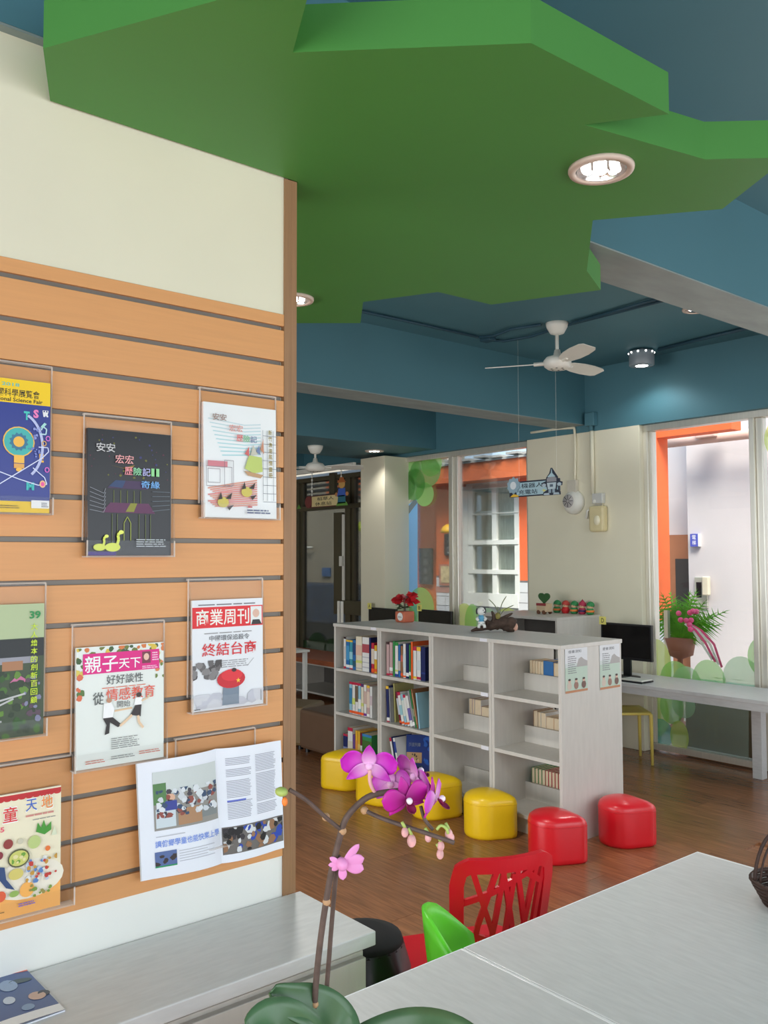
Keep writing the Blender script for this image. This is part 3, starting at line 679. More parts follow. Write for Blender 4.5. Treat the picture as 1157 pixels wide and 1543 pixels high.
# 1 science fair magazine, cut by the left edge of the picture
m_, s, e = magazine((-46, 560), (77, 579), (74.5, 772), (-46, 772), 'science_fair_magazine', 'yellow and dark blue science fair magazine at the left edge', 'magazine', (44, 58, 140))
s.rect(0, 0.82, 1, 1, (246, 204, 20), 'title_band'); s.rect(0, 0, 1, 0.085, (246, 204, 20), 'bottom_band')
s.text('中華民國科學展覽會', 0.06, 0.865, 0.86, 0.925, (40, 34, 20), 0.03); s.text('International Science Fair', 0.1, 0.83, 0.90, 0.86, (40, 34, 20), 0.02)
s.text('2018', 0.38, 0.945, 0.6, 0.97, (90, 190, 180))
s.text('T', 0.66, 0.70, 0.735, 0.765, (70, 200, 190), 0.05); s.text('S', 0.78, 0.72, 0.85, 0.785, (240, 130, 190), 0.05); s.text('π', 0.90, 0.735, 0.975, 0.785, WH, 0.05)
s.text('E', 0.86, 0.385, 0.92, 0.45, (246, 190, 60), 0.05); s.text('M', 0.70, 0.17, 0.80, 0.23, (70, 190, 190), 0.05)
for c_, r_ in (((246, 190, 80), 0.20), ((70, 180, 175), 0.185)): s.oval(0.60, 0.53, r_, r_*s.w/s.h, c_, 'bulb_outline')
s.poly([(0.60+(0.125 if k % 2 else 0.10)*math.cos(2*PI*k/24), 0.53+(0.125 if k % 2 else 0.10)*s.w/s.h*math.sin(2*PI*k/24)) for k in range(24)], (60, 120, 150), 'gear')
s.oval(0.60, 0.53, 0.07, 0.07*s.w/s.h, (246, 190, 80), 'gear_hub')
s.rect(0.54, 0.37, 0.67, 0.43, (246, 190, 80), 'bulb_neck'); s.rect(0.54, 0.33, 0.67, 0.365, (230, 170, 90), 'bulb_screw'); s.oval(0.605, 0.32, 0.04, 0.015, (246, 190, 80), 'bulb_tip')
s.strip([(0.60+0.30*math.cos(t), 0.50+0.25*math.sin(t)) for t in [-1.0+0.1*k for k in range(23)]], 0.006, (190, 196, 235), 'gear_ring')
s.strip([(0.35, 0.20), (0.55, 0.28), (0.75, 0.36), (0.9, 0.42), (0.98, 0.47), (0.97, 0.5), (0.85, 0.5)], 0.0022, (220, 225, 250), 'orbit_line')
s.strip([(0.35, 0.30), (0.6, 0.25), (0.85, 0.21), (0.96, 0.22), (0.93, 0.27), (0.78, 0.34)], 0.0022, (220, 225, 250), 'orbit_line')
s.oval(0.905, 0.22, 0.04, 0.028, (240, 190, 140), 'electron'); s.oval(0.905, 0.22, 0.024, 0.017, (236, 90, 160), 'electron_core')
for u, v, c_ in ((0.97, 0.57, (220, 120, 210)), (0.92, 0.53, (220, 170, 90)), (0.96, 0.33, (230, 110, 200))):
    s.strip([(u+0.028*math.cos(2*PI*k/6), v+0.019*math.sin(2*PI*k/6)) for k in range(7)], 0.0022, c_, 'hexagon')
s.strip([(0.86, 0.60), (0.94, 0.60), (0.95, 0.64), (0.90, 0.66), (0.88, 0.63)], 0.003, (190, 220, 230), 'microscope'); s.poly([(0.87, 0.655), (0.92, 0.69), (0.95, 0.68), (0.90, 0.645)], (170, 220, 215), 'microscope_tube')
s.blobs(0.72, 0.33, 0.88, 0.65, 24, [(150, 160, 220), (120, 130, 200)], 0.008, 0.02, 3)
s.lines(0.35, 0.03, 0.62, 0.06, 2, (150, 120, 20)); s.rect(0.76, 0.035, 0.99, 0.095, WH, 'barcode_box'); s.lines(0.89, 0.045, 0.98, 0.085, 3, (90, 90, 100))
holder_for(e, 'clear acrylic holder with the yellow and blue science magazine')

# 2 black picture book
m_, s, e = magazine((135, 643), (260, 657), (256, 838), (130.5, 836), 'black_picture_book', 'black scratch-art picture book with two yellow ducks', 'book', (26, 26, 30), 0.012, spine=(40, 40, 44))
s.blobs(0.02, 0.62, 0.98, 0.97, 36, [(60, 60, 110), (110, 110, 40), (90, 40, 60)], 0.006, 0.018, 5)
s.poly([(0.25, 0.72), (0.5, 0.69), (0.55, 0.73), (0.4, 0.70)], (150, 120, 40), 'roof_ridge')
s.poly([(0.22, 0.535), (0.32, 0.60), (0.62, 0.60), (0.72, 0.535)], (70, 50, 84), 'temple_roof'); s.poly([(0.24, 0.55), (0.32, 0.60), (0.44, 0.60), (0.40, 0.54)], (50, 70, 110), 'temple_roof')
s.poly([(0.16, 0.34), (0.26, 0.42), (0.72, 0.42), (0.80, 0.34)], (96, 48, 84), 'temple_eave'); s.poly([(0.44, 0.35), (0.50, 0.42), (0.58, 0.42), (0.54, 0.35)], (140, 140, 50), 'temple_eave')
for u in (0.30, 0.38, 0.46, 0.54, 0.62): s.strip([(u, 0.42), (u, 0.52)], 0.0014, (120, 130, 70), 'pillar_line')
s.strip([(0.42, 0.12), (0.42, 0.26), (0.46, 0.31), (0.50, 0.26), (0.50, 0.12)], 0.0022, (150, 160, 70), 'doorway')
for u in (0.28, 0.34, 0.6, 0.68, 0.74): s.strip([(u, 0.10), (u, 0.33)], 0.0015, (100, 110, 60), 'pillar_line')
for k in range(6): s.strip([(0.02, 0.36+0.035*k), (0.18, 0.34+0.03*k), (0.20, 0.38+0.03*k)], 0.0012, (150, 152, 160), 'pagoda_line')
for k in range(5): s.strip([(0.76, 0.36+0.04*k), (0.98, 0.38+0.035*k)], 0.0012, (110, 120, 130), 'pagoda_line')
def blockword(s, word, u, v, cw, ch, cols, back=None):
    for i, ch_ in enumerate(word):
        uu = u+i*cw*1.08
        if back: s.oval(uu+cw/2, v+ch/2, cw*0.55, ch*0.56, back[i % len(back)], 'letter_back', 10)
        s.text(ch_, uu, v, uu+cw, v+ch, cols[i % len(cols)], 0.03)
blockword(s, '安安', 0.09, 0.82, 0.105, 0.07, [(206, 204, 204)]); blockword(s, '宏宏', 0.31, 0.735, 0.105, 0.07, [(240, 170, 170)])
blockword(s, ['歷', '險', '記', 'II'], 0.42, 0.645, 0.10, 0.065, [(244, 150, 160), (150, 220, 170), (190, 190, 240), (150, 220, 150)]); blockword(s, '奇緣', 0.62, 0.545, 0.11, 0.06, [(120, 180, 240)])
for du, sc in ((0.13, 0.8), (0.28, 1.0)):
    s.oval(du, 0.065, 0.09*sc, 0.035*sc, (226, 236, 90), 'duck_body'); s.strip([(du+0.05*sc, 0.07), (du+0.07*sc, 0.11*sc+0.02), (du+0.06*sc, 0.14*sc+0.02), (du+0.09*sc, 0.165*sc+0.02)], 0.007*sc, (226, 236, 90), 'duck_neck'); s.oval(du+0.10*sc, 0.165*sc+0.02, 0.03*sc, 0.016*sc, (236, 240, 110), 'duck_head')
s.rect(0.0, 0.0, 0.32, 0.03, (70, 50, 130), 'pond'); s.lines(0.56, 0.07, 0.94, 0.14, 4, (190, 196, 200), 0.45)
holder_for(e, 'clear acrylic holder with the black picture book')

# 3 white picture book
m_, s, e = magazine((310, 605.5), (417.4, 617), (416, 781), (305.5, 779.5), 'white_picture_book', 'white hand-drawn picture book with harbour scene near the wall edge', 'book', (238, 240, 240), 0.012, spine=(240, 222, 214))
for k in range(10): s.strip([(0.06+0.02*k, 0.86-0.035*k), (0.55, 0.83-0.03*k), (0.78, 0.85-0.03*k)], 0.003, (200-3*k, 218, 222), 'sea_stroke')
for k in range(12): s.strip([(0.05+0.03*(k % 4), 0.25-0.014*k), (0.4, 0.30-0.018*k), (0.72, 0.34-0.02*k)], 0.004, (222, 160-4*(k % 5), 140), 'ground_stroke')
for k in range(9): s.strip([(0.80, 0.15+0.075*k), (0.99, 0.15+0.075*k)], 0.001, (90, 96, 110), 'tower_line')
for u in (0.80, 0.86, 0.95): s.strip([(u, 0.16), (u, 0.80)], 0.001, (90, 96, 110), 'tower_line')
for k, ch_ in enumerate('新竹漁港風情畫冊'): s.text(ch_, 0.88, 0.76-0.056*k, 0.935, 0.805-0.056*k, (150, 130, 40), 0.03)
s.poly([(0.54, 0.44), (0.60, 0.56), (0.78, 0.55), (0.79, 0.42), (0.66, 0.40)], (190, 206, 110), 'boat_sail'); s.poly([(0.62, 0.56), (0.66, 0.66), (0.72, 0.57)], (200, 196, 180), 'boat_sail')
s.poly([(0.53, 0.42), (0.80, 0.39), (0.76, 0.36), (0.58, 0.38)], (190, 150, 110), 'boat_hull'); s.poly([(0.54, 0.57), (0.60, 0.64), (0.60, 0.55)], (210, 100, 100), 'flag'); s.poly([(0.70, 0.60), (0.74, 0.66), (0.76, 0.57)], (110, 130, 170), 'flag'); s.poly([(0.76, 0.62), (0.80, 0.72), (0.81, 0.58)], (200, 140, 110), 'flag')
s.rect(0.04, 0.44, 0.30, 0.49, (212, 130, 140), 'shop_sign')
for (a_, b_, c_, d_) in ((0.02, 0.27, 0.36, 0.44), (0.04, 0.30, 0.2, 0.42), (0.26, 0.28, 0.38, 0.50)): s.strip([(a_, b_), (c_, b_), (c_, d_), (a_, d_), (a_, b_)], 0.0012, (130, 120, 130), 'house_line')
for u, v in ((0.24, 0.13), (0.56, 0.23)):
    s.oval(u, v, 0.075, 0.045, (206, 190, 90), 'bird_body'); s.poly([(u-0.07, v+0.02), (u-0.03, v+0.09), (u-0.01, v+0.03)], (50, 44, 40), 'wing'); s.poly([(u+0.03, v+0.03), (u+0.12, v+0.09), (u+0.1, v+0.03)], (50, 44, 40), 'wing'); s.poly([(u+0.05, v-0.04), (u+0.14, v-0.02), (u+0.08, v-0.07)], (60, 50, 50), 'tail')
blockword(s, '安安', 0.10, 0.845, 0.09, 0.06, [(150, 120, 110)]); blockword(s, '宏宏', 0.32, 0.76, 0.09, 0.06, [(226, 150, 140)]); blockword(s, '歷險記', 0.42, 0.675, 0.09, 0.06, [(222, 100, 100), (130, 190, 140), (110, 120, 160)])
s.lines(0.56, 0.04, 0.90, 0.085, 2, (80, 90, 130), 0.5); s.rect(0.57, 0.09, 0.63, 0.105, (200, 80, 80), 'publisher_mark')
holder_for(e, 'clear acrylic holder with the white picture book')

# 4 green cover with the number 39
m_, s, e = magazine((-52, 914), (69, 909), (64, 1104), (-50, 1122), 'town_magazine', 'pale green magazine numbered 39 with town photograph', 'magazine', (172, 186, 140))
s.rect(0, 0.0, 1, 0.74, (64, 78, 56), 'cover_photo'); s.rect(0, 0.60, 1, 0.735, (36, 40, 42), 'dark_hill')
s.rect(0, 0.55, 0.9, 0.60, (150, 150, 160), 'roof_row'); s.rect(0.45, 0.50, 0.72, 0.57, (170, 120, 84), 'school_block'); s.rect(0.0, 0.52, 0.4, 0.58, (176, 170, 170), 'school_block')
s.poly([(0.55, 0.41), (0.66, 0.47), (0.78, 0.42), (0.66, 0.38)], (200, 110, 150), 'pink_roof')
s.blobs(0, 0.0, 0.95, 0.50, 70, [(70, 110, 44), (50, 90, 36), (96, 136, 50), (44, 60, 40)], 0.03, 0.07, 9); s.blobs(0.7, 0.1, 0.98, 0.45, 14, [(90, 70, 84), (130, 130, 160)], 0.02, 0.05, 4)
s.strip([(0.3, 0.27), (0.75, 0.32)], 0.004, (190, 190, 190), 'road'); s.strip([(0.2, 0.20), (0.6, 0.29)], 0.004, (190, 190, 190), 'road'); s.strip([(0.2, 0.1), (0.45, 0.13)], 0.004, (180, 180, 180), 'road')
s.text('39', 0.80, 0.885, 0.95, 0.945, (30, 140, 70), 0.03)
for k, ch_ in enumerate('大人繪本的創新百回顧'): s.text(ch_, 0.82, 0.80-0.062*k, 0.91, 0.85-0.062*k, (206, 230, 50), 0.03)
holder_for(e, 'clear acrylic holder with the pale green numbered magazine')

# 5 parenting magazine
m_, s, e = magazine((118, 976.5), (249.5, 968), (244.5, 1141.5), (112, 1161), 'parenting_magazine', 'white parenting magazine with magenta title and dancing couple', 'magazine', (228, 232, 226))
s.blobs(0.0, 0.86, 1.0, 0.995, 36, [(110, 120, 50), (220, 190, 70), (60, 90, 50), (214, 120, 60)], 0.02, 0.05, 11)
s.blobs(0.0, 0.55, 0.09, 0.9, 14, [(220, 200, 90), (90, 120, 60), (220, 110, 70)], 0.02, 0.04, 12); s.blobs(0.9, 0.68, 1.0, 0.9, 10, [(220, 130, 80), (110, 130, 60)], 0.02, 0.04, 13)
s.rect(0.07, 0.775, 0.945, 0.945, (222, 24, 130), 'title_band')
s.text('親子', 0.09, 0.785, 0.46, 0.925, WH, 0.02); s.text('天下', 0.47, 0.80, 0.72, 0.885, WH, 0.02)
s.rect(0.74, 0.83, 0.84, 0.93, (120, 50, 70), 'portrait'); s.oval(0.79, 0.885, 0.032, 0.03, (232, 190, 170), 'portrait_face'); s.lines(0.86, 0.85, 0.94, 0.93, 4, (250, 200, 225)); s.lines(0.74, 0.785, 0.93, 0.815, 2, (250, 200, 225))
s.text('好好談性', 0.33, 0.675, 0.75, 0.755, (90, 92, 92), 0.004); s.lines(0.28, 0.645, 0.80, 0.657, 1, (220, 120, 90), 0.6)
s.text('從', 0.18, 0.515, 0.30, 0.62, (80, 84, 84), 0.004); s.text('情感教育', 0.325, 0.535, 0.89, 0.64, (226, 96, 76), 0.006); s.text('開始', 0.45, 0.475, 0.60, 0.53, (110, 112, 112), 0.004)
s.poly([(0.29, 0.40), (0.30, 0.52), (0.38, 0.53), (0.42, 0.47), (0.40, 0.40)], (246, 246, 246), 'boy_shirt'); s.poly([(0.29, 0.40), (0.40, 0.40), (0.50, 0.33), (0.46, 0.31), (0.37, 0.36), (0.36, 0.27), (0.31, 0.26), (0.33, 0.34)], (44, 38, 38), 'boy_trousers'); s.oval(0.36, 0.545, 0.03, 0.022, (190, 140, 110), 'boy_head')
s.strip([(0.42, 0.45), (0.62, 0.46)], 0.004, (226, 190, 150), 'arm'); s.poly([(0.60, 0.40), (0.66, 0.48), (0.73, 0.48), (0.72, 0.38)], (50, 44, 44), 'girl_skirt'); s.poly([(0.64, 0.48), (0.66, 0.545), (0.74, 0.54), (0.73, 0.48)], (246, 246, 246), 'girl_shirt'); s.oval(0.70, 0.565, 0.03, 0.02, (60, 44, 40), 'girl_hair')
s.strip([(0.73, 0.51), (0.80, 0.53), (0.84, 0.57)], 0.004, (226, 196, 160), 'arm'); s.strip([(0.62, 0.40), (0.52, 0.34), (0.48, 0.32)], 0.006, (232, 200, 166), 'leg'); s.strip([(0.69, 0.39), (0.70, 0.33), (0.75, 0.28)], 0.006, (232, 200, 166), 'leg')
s.lines(0.38, 0.135, 0.72, 0.235, 6, (130, 130, 130), 0.35); s.lines(0.10, 0.04, 0.32, 0.075, 2, (210, 120, 100), 0.4); s.lines(0.38, 0.05, 0.66, 0.085, 2, (150, 150, 150), 0.4); s.lines(0.70, 0.06, 0.96, 0.095, 2, (210, 120, 100), 0.4)
holder_for(e, 'clear acrylic holder with the magenta titled parenting magazine')

# 6 business weekly
m_, s, e = magazine((291.5, 906), (397.4, 900.4), (396, 1062), (289.5, 1071.5), 'business_weekly_magazine', 'business weekly with red title band and red hat over smoking chimney', 'magazine', (226, 228, 232))
s.rect(0, 0.745, 1.0, 0.935, (220, 30, 38), 'title_band'); s.text('商業周刊', 0.05, 0.765, 0.80, 0.915, (240, 236, 228), 0.03)
s.rect(0.82, 0.755, 0.985, 0.925, (230, 232, 230), 'portrait'); s.oval(0.90, 0.86, 0.05, 0.04, (220, 180, 160), 'portrait_face'); s.poly([(0.83, 0.755), (0.85, 0.80), (0.95, 0.80), (0.985, 0.755)], (40, 40, 44), 'portrait_suit')
s.lines(0.08, 0.95, 0.92, 0.968, 1, (120, 120, 126), 0.6); s.lines(0.16, 0.69, 0.86, 0.705, 1, (150, 150, 150), 0.6)
s.text('中國環保追殺令', 0.23, 0.622, 0.80, 0.675, (110, 112, 116), 0.01); s.text('終結台商', 0.13, 0.485, 0.90, 0.605, (216, 40, 50), 0.03)
s.lines(0.36, 0.375, 0.80, 0.45, 4, (150, 150, 152), 0.4); s.strip([(0.3, 0.44), (0.4, 0.37)], 0.001, (150, 150, 150)); s.strip([(0.86, 0.44), (0.76, 0.37)], 0.001, (150, 150, 150))
s.blobs(0.0, 0.27, 0.40, 0.45, 26, [(70, 66, 66), (100, 96, 96), (130, 126, 126)], 0.03, 0.06, 21); s.blobs(0.0, 0.02, 1.0, 0.15, 16, [(196, 196, 206), (210, 210, 216)], 0.06, 0.12, 22)
s.poly([(0.40, 0.03), (0.42, 0.22), (0.64, 0.22), (0.64, 0.03)], (120, 134, 150), 'chimney'); s.oval(0.53, 0.265, 0.20, 0.085, (200, 26, 40), 'hat_brim'); s.oval(0.54, 0.30, 0.15, 0.055, (222, 40, 52), 'hat_crown'); s.oval(0.57, 0.345, 0.035, 0.018, (60, 30, 30), 'hat_knob')
st = [(0.63+(0.035 if k % 2 == 0 else 0.015)*math.sin(2*PI*k/10), 0.245+(0.025 if k % 2 == 0 else 0.01)*math.cos(2*PI*k/10)) for k in range(10)]
s.poly(st, (246, 200, 60), 'star'); s.lines(0.95, 0.04, 0.98, 0.14, 8, (60, 60, 60), 0.5); s.lines(0.02, 0.015, 0.1, 0.03, 1, (80, 80, 80))
holder_for(e, 'clear acrylic holder with the red titled business weekly')

# 7 open magazine
o7 = thing('open_magazine', 'open magazine spread with classroom photographs at the bottom of the wall', 'magazine', (WX+0.03, 1.1, 0.9), group='magazines on the slatted wall')
X7 = WX+0.034
pl_ = [PX(*q, X7) for q in ((206, 1150.5), (328, 1129.5), (337.5, 1303), (213.5, 1328))]
pr_ = [PX(*q, X7) for q in ((328, 1129.5), (423, 1115.5), (428, 1277.5), (337.5, 1303))]
paper = mat('glossy_paper', (236, 238, 246), 0.3, var=0.01)
def page(P4, bow, sgn):
    # P4: tl, tr, br, bl ; a page that arches slightly out of the gutter
    tl, tr, br, bl = P4
    def fn(u, v):
        a = tl.lerp(tr, u); b = bl.lerp(br, u); p = b.lerp(a, v)
        t = u if sgn > 0 else 1-u
        return p+Vector((bow*math.sin(PI*min(1, t*1.15))-0.012*(1-t)**6, 0, 0))
    return fn
for P4, sg in ((pl_, -1), (pr_, 1)):
    fn = page(P4, 0.006, sg)
    pg = MB().grid(fn, 14, 2).build('page', paper, o7, True)
    MB().grid(lambda u, v, f=fn: f(u, v)+Vector((-0.004, 0.0015*sg, -0.0015)), 14, 2).build('under_pages', mat('magazine_paper', (238, 236, 230), 0.6), o7, True)
    def pr(u0, v0, u1, v1, m, name, f=fn, k=[0], pg=pg):
        k[0] += 1
        return MB().grid(lambda u, v: f(u0+(u1-u0)*u, v0+(v1-v0)*v)+Vector((0.0007+0.0001*k[0], 0, 0)), 8, 1).build(name, m, pg, True)
    def blobs(u0, v0, u1, v1, n, cols, r0, r1, seed, f=fn, pg=pg):
        r = random.Random(seed)
        for ci, c_ in enumerate(cols):
            mb = MB()
            for i in range(n):
                cu, cv, q = u0+(u1-u0)*r.random(), v0+(v1-v0)*r.random(), r0+(r1-r0)*r.random()
                pts = [(min(max(cu+q*math.cos(a)*(0.7+0.5*r.random()), u0), u1), min(max(cv+0.7*q*math.sin(a)*(0.7+0.5*r.random()), v0), v1)) for a in [2*PI*j/6 for j in range(6)]]
                mb.add([f(a, b)+Vector((0.0012+0.00015*ci+0.00001*i, 0, 0)) for a, b in pts], [tuple(range(6))])
            mb.build('picture_patch', flat(c_), pg)['kind'] = 'stuff'
    if sg < 0:
        pr(0.17, 0.40, 0.98, 0.90, flat((150, 146, 140)), 'classroom_photo'); pr(0.17, 0.70, 0.98, 0.90, flat((206, 212, 210)), 'classroom_wall'); pr(0.17, 0.62, 0.32, 0.80, flat((90, 130, 80)), 'classroom_board')
        blobs(0.2, 0.5, 0.97, 0.74, 16, [(70, 66, 76), (210, 214, 220), (150, 80, 70), (60, 80, 110), (222, 226, 230)], 0.02, 0.05, 31)
        pr(0.45, 0.42, 0.75, 0.56, flat((176, 134, 100)), 'desk'); pr(0.19, 0.42, 0.42, 0.58, flat((206, 216, 222)), 'laptop'); pr(0.75, 0.45, 0.96, 0.55, flat((130, 136, 136)), 'aisle'); pr(0.30, 0.56, 0.44, 0.64, flat((60, 70, 150)), 'blue_shirt'); blobs(0.33, 0.64, 0.42, 0.70, 3, [(60, 44, 40), (220, 176, 150)], 0.03, 0.05, 32)
        pr(0.16, 0.09, 0.41, 0.22, flat((90, 110, 160)), 'small_photo'); blobs(0.16, 0.10, 0.41, 0.19, 7, [(150, 60, 50), (226, 220, 210), (60, 50, 50)], 0.02, 0.05, 33); pr(0.16, 0.088, 0.41, 0.10, flat((40, 150, 90)), 'small_photo_grass')
        txt = '讓偏鄉學童也能快樂上學'
        vs, fs = text_mesh(txt, 0.01); MB().add([fn(0.17+0.81*a, 0.255+0.06*b)+Vector((0.0012, 0, 0)) for a, b in vs], fs).build('lettering', flat((120, 150, 226)), pg)
        for k in range(5): pr(0.44, 0.20-0.022*k, 0.90-0.1*(k % 2), 0.206-0.022*k, flat((190, 190, 198)), 'text_line')
        pr(0.18, 0.345, 0.52, 0.352, flat((190, 190, 198)), 'text_line')
    else:
        pr(0.02, 0.07, 0.99, 0.31, flat((110, 104, 100)), 'classroom_photo'); blobs(0.03, 0.08, 0.98, 0.30, 12, [(56, 50, 54), (40, 70, 170), (214, 216, 218), (150, 110, 80), (30, 28, 30)], 0.03, 0.07, 41)
        r_ = random.Random(3)
        for ci, (a0, a1) in enumerate(((0.11, 0.48), (0.55, 0.90))):
            mb = MB()
            for k in range(38):
                v = 0.905-0.0143*k
                if k in (5, 6, 12, 13, 25, 26) and ci == 0 or k in (11, 30) and ci == 1: continue
                e_ = a1-0.04*r_.random()
                mb.grid(lambda u, w_, a0=a0, e_=e_, v=v: fn(a0+(e_-a0)*u, v+0.006*w_)+Vector((0.0014, 0, 0)), 7, 1)
            mb.build('text_column', flat((168, 168, 178)), pg)['kind'] = 'stuff'
        pr(0.11, 0.525, 0.38, 0.54, flat((96, 110, 200)), 'blue_heading')
a = PX(270, 1125, WX+0.03); b = PX(390, 1105, WX+0.03)
holder(a.y, b.y, 0.90, g0-gp*11, 'clear acrylic holder behind the open magazine spread', depth=0.026)

# 8 children's food magazine
m_, s, e = magazine((-40, 1207), (89, 1185.5), (94.5, 1365), (-40, 1394), 'children_food_magazine', 'cream and orange children magazine with fish and vegetables, lower left', 'magazine', (240, 230, 200))
s.rect(0, 0, 1, 0.27, (250, 180, 96), 'orange_field'); s.oval(0.62, 0.28, 0.42, 0.16, (240, 232, 214), 'plate_cloth'); s.rect(0, 0.955, 1, 0.99, (196, 40, 44), 'scallop_band')
for k in range(12): s.oval(0.04+0.083*k, 0.955, 0.042, 0.014, (196, 40, 44), 'scallop')
for i, (ch_, c_, u, v, sz) in enumerate((('兒', (60, 160, 70), 0.10, 0.77, 0.13), ('童', (222, 50, 56), 0.32, 0.775, 0.165), ('天', (60, 100, 190), 0.58, 0.835, 0.13), ('地', (240, 140, 60), 0.76, 0.835, 0.14))):
    s.text(ch_, u-0.008, v-0.008, u+sz+0.008, v+sz*0.78+0.004, (250, 248, 244), 0.09, 'letter_back'); s.text(ch_, u, v, u+sz, v+sz*0.75, c_, 0.035)
s.text('5', 0.29, 0.705, 0.335, 0.745, (232, 80, 110), 0.02); s.lines(0.58, 0.79, 0.92, 0.815, 1, (210, 140, 130), 0.6); s.lines(0.66, 0.755, 0.94, 0.765, 1, (140, 140, 140), 0.6)
s.poly([(0.70, 0.655), (0.72, 0.73), (0.76, 0.68), (0.79, 0.745), (0.82, 0.68), (0.88, 0.72), (0.88, 0.65), (0.80, 0.62)], (70, 150, 50), 'leafy_greens'); s.poly([(0.88, 0.60), (0.92, 0.68), (0.95, 0.60)], (220, 226, 196), 'leek')
for u, v, r_, c_ in ((0.38, 0.60, 0.055, (150, 60, 56)), (0.28, 0.52, 0.045, (140, 50, 60)), (0.52, 0.605, 0.035, (206, 200, 176)), (0.84, 0.50, 0.03, (236, 120, 50)), (0.68, 0.575, 0.075, (190, 206, 130)), (0.30, 0.19, 0.06, (226, 96, 60)), (0.60, 0.20, 0.085, (250, 180, 90))):
    s.oval(u, v, r_, r_*0.72, c_, 'food')
s.oval(0.50, 0.47, 0.125, 0.075, (90, 90, 60), 'pot_rim'); s.oval(0.50, 0.47, 0.11, 0.062, (206, 206, 110), 'soup'); s.blobs(0.42, 0.43, 0.58, 0.51, 8, [(110, 160, 60), (230, 220, 160)], 0.015, 0.03, 51)
s.poly([(0.22, 0.44), (0.34, 0.42), (0.36, 0.32), (0.46, 0.22), (0.36, 0.25), (0.28, 0.33)], (50, 74, 120), 'fish'); s.oval(0.47, 0.345, 0.085, 0.045, (216, 200, 110), 'fried_food')
s.blobs(0.58, 0.24, 0.95, 0.45, 40, [(190, 200, 214), (90, 130, 190), (226, 226, 220), (200, 150, 60), (196, 60, 50)], 0.015, 0.035, 52); s.blobs(0.62, 0.12, 0.90, 0.25, 12, [(120, 150, 60), (150, 140, 70)], 0.012, 0.03, 53); s.oval(0.45, 0.19, 0.055, 0.025, (150, 180, 90), 'leaf')
s.lines(0.50, 0.075, 0.70, 0.11, 2, (150, 120, 190), 0.55); s.lines(0.1, 0.06, 0.35, 0.075, 1, (150, 110, 60))
h8 = holder(e[0]-0.004, e[1]+0.03, e[2]-0.004, g0-gp*11, 'wide clear acrylic holder with the children food magazine')

# ================================================================== COUNTER, TABLES, CHAIRS
ct = thing('counter_cabinet', 'low pale grey woodgrain cabinet counter under the magazine wall', 'cabinet', (-1.87, 0.4, 0))
box(WX+0.006, -1.70, -1.5, 1.378, 0.685, 0.72).build('worktop', M_lamy, ct, bevel=0.003)
box(WX+0.006, -1.735, -1.49, 1.365, 0.06, 0.665).build('body', M_case, ct, bevel=0.002)
box(WX+0.006, -1.745, -1.49, 1.36, 0.665, 0.685).build('shadow_gap', mat('dark_grey_gap', (88, 86, 84), 0.6), ct)
box(WX+0.006, -1.78, -1.48, 1.35, 0.0, 0.06).build('plinth', mat('grey_plinth', (120, 118, 114), 0.6), ct)
yy = 1.363
for k in range(5):
    box(-1.735, -1.717, yy-0.508, yy-0.003, 0.07, 0.655).build('door', M_case, ct, bevel=0.002); yy -= 0.513
# leaflet on the counter
q = [PZ(*p, 0.722) for p in ((-60, 1468), (31, 1453), (98, 1523), (-60, 1580))]
o = thing('leaflet', 'blue leaflet with diving picture lying on the counter corner', 'leaflet', (q[0].x, q[0].y, 0.72))
def sheet_on(q, z0, t, name, m, n=8):
    mb = MB()
    def fn(u, v): p = q[3].lerp(q[2], u).lerp(q[0].lerp(q[1], u), v); return Vector((p.x, p.y, z0+t+0.004*math.sin(PI*u)*(1-v)))
    mb.grid(fn, n, 4); return mb, fn
mb, fn = sheet_on(q, 0.72, 0.004, 'p', None); mb.build('top_page', flat((74, 96, 146), 0.3), o, True)
MB().add([Vector((p.x, p.y, 0.7205)) for p in q]+[Vector((p.x, p.y, 0.7235)) for p in q], [(3, 2, 1, 0), (4, 5, 6, 7), (0, 1, 5, 4), (1, 2, 6, 5), (2, 3, 7, 6), (3, 0, 4, 7)]).build('pages', paper, o)
def pp(u0, v0, u1, v1, c, name, z=0.0006): MB().grid(lambda u, v: fn(u0+(u1-u0)*u, v0+(v1-v0)*v)+Vector((0, 0, z)), 4, 2).build(name, flat(c, 0.3), o, True)
def po(cu, cv, ru, rv, c, name, z=0.0009): MB().add([fn(cu+ru*math.cos(t), cv+rv*math.sin(t))+Vector((0, 0, z)) for t in [2*PI*k/14 for k in range(14)]], [tuple(range(14))]).build(name, flat(c, 0.3), o)
pp(0.0, 0.9, 1, 1, (236, 238, 240), 'white_margin'); pp(0.62, 0.82, 1.0, 0.95, (224, 110, 84), 'orange_tab'); pp(0.4, 0.82, 0.6, 0.95, (150, 190, 70), 'green_tab'); pp(0, 0, 1, 0.12, (238, 240, 242), 'bottom_margin')
po(0.62, 0.62, 0.12, 0.10, (150, 170, 200), 'splash'); po(0.55, 0.38, 0.07, 0.06, (200, 210, 224), 'bubble'); po(0.86, 0.34, 0.10, 0.07, (206, 170, 150), 'face'); po(0.95, 0.36, 0.07, 0.05, (50, 50, 60), 'dark_hair'); po(0.80, 0.66, 0.16, 0.04, (60, 80, 84), 'plant'); po(0.70, 0.2, 0.07, 0.05, (130, 156, 190), 'bubble')

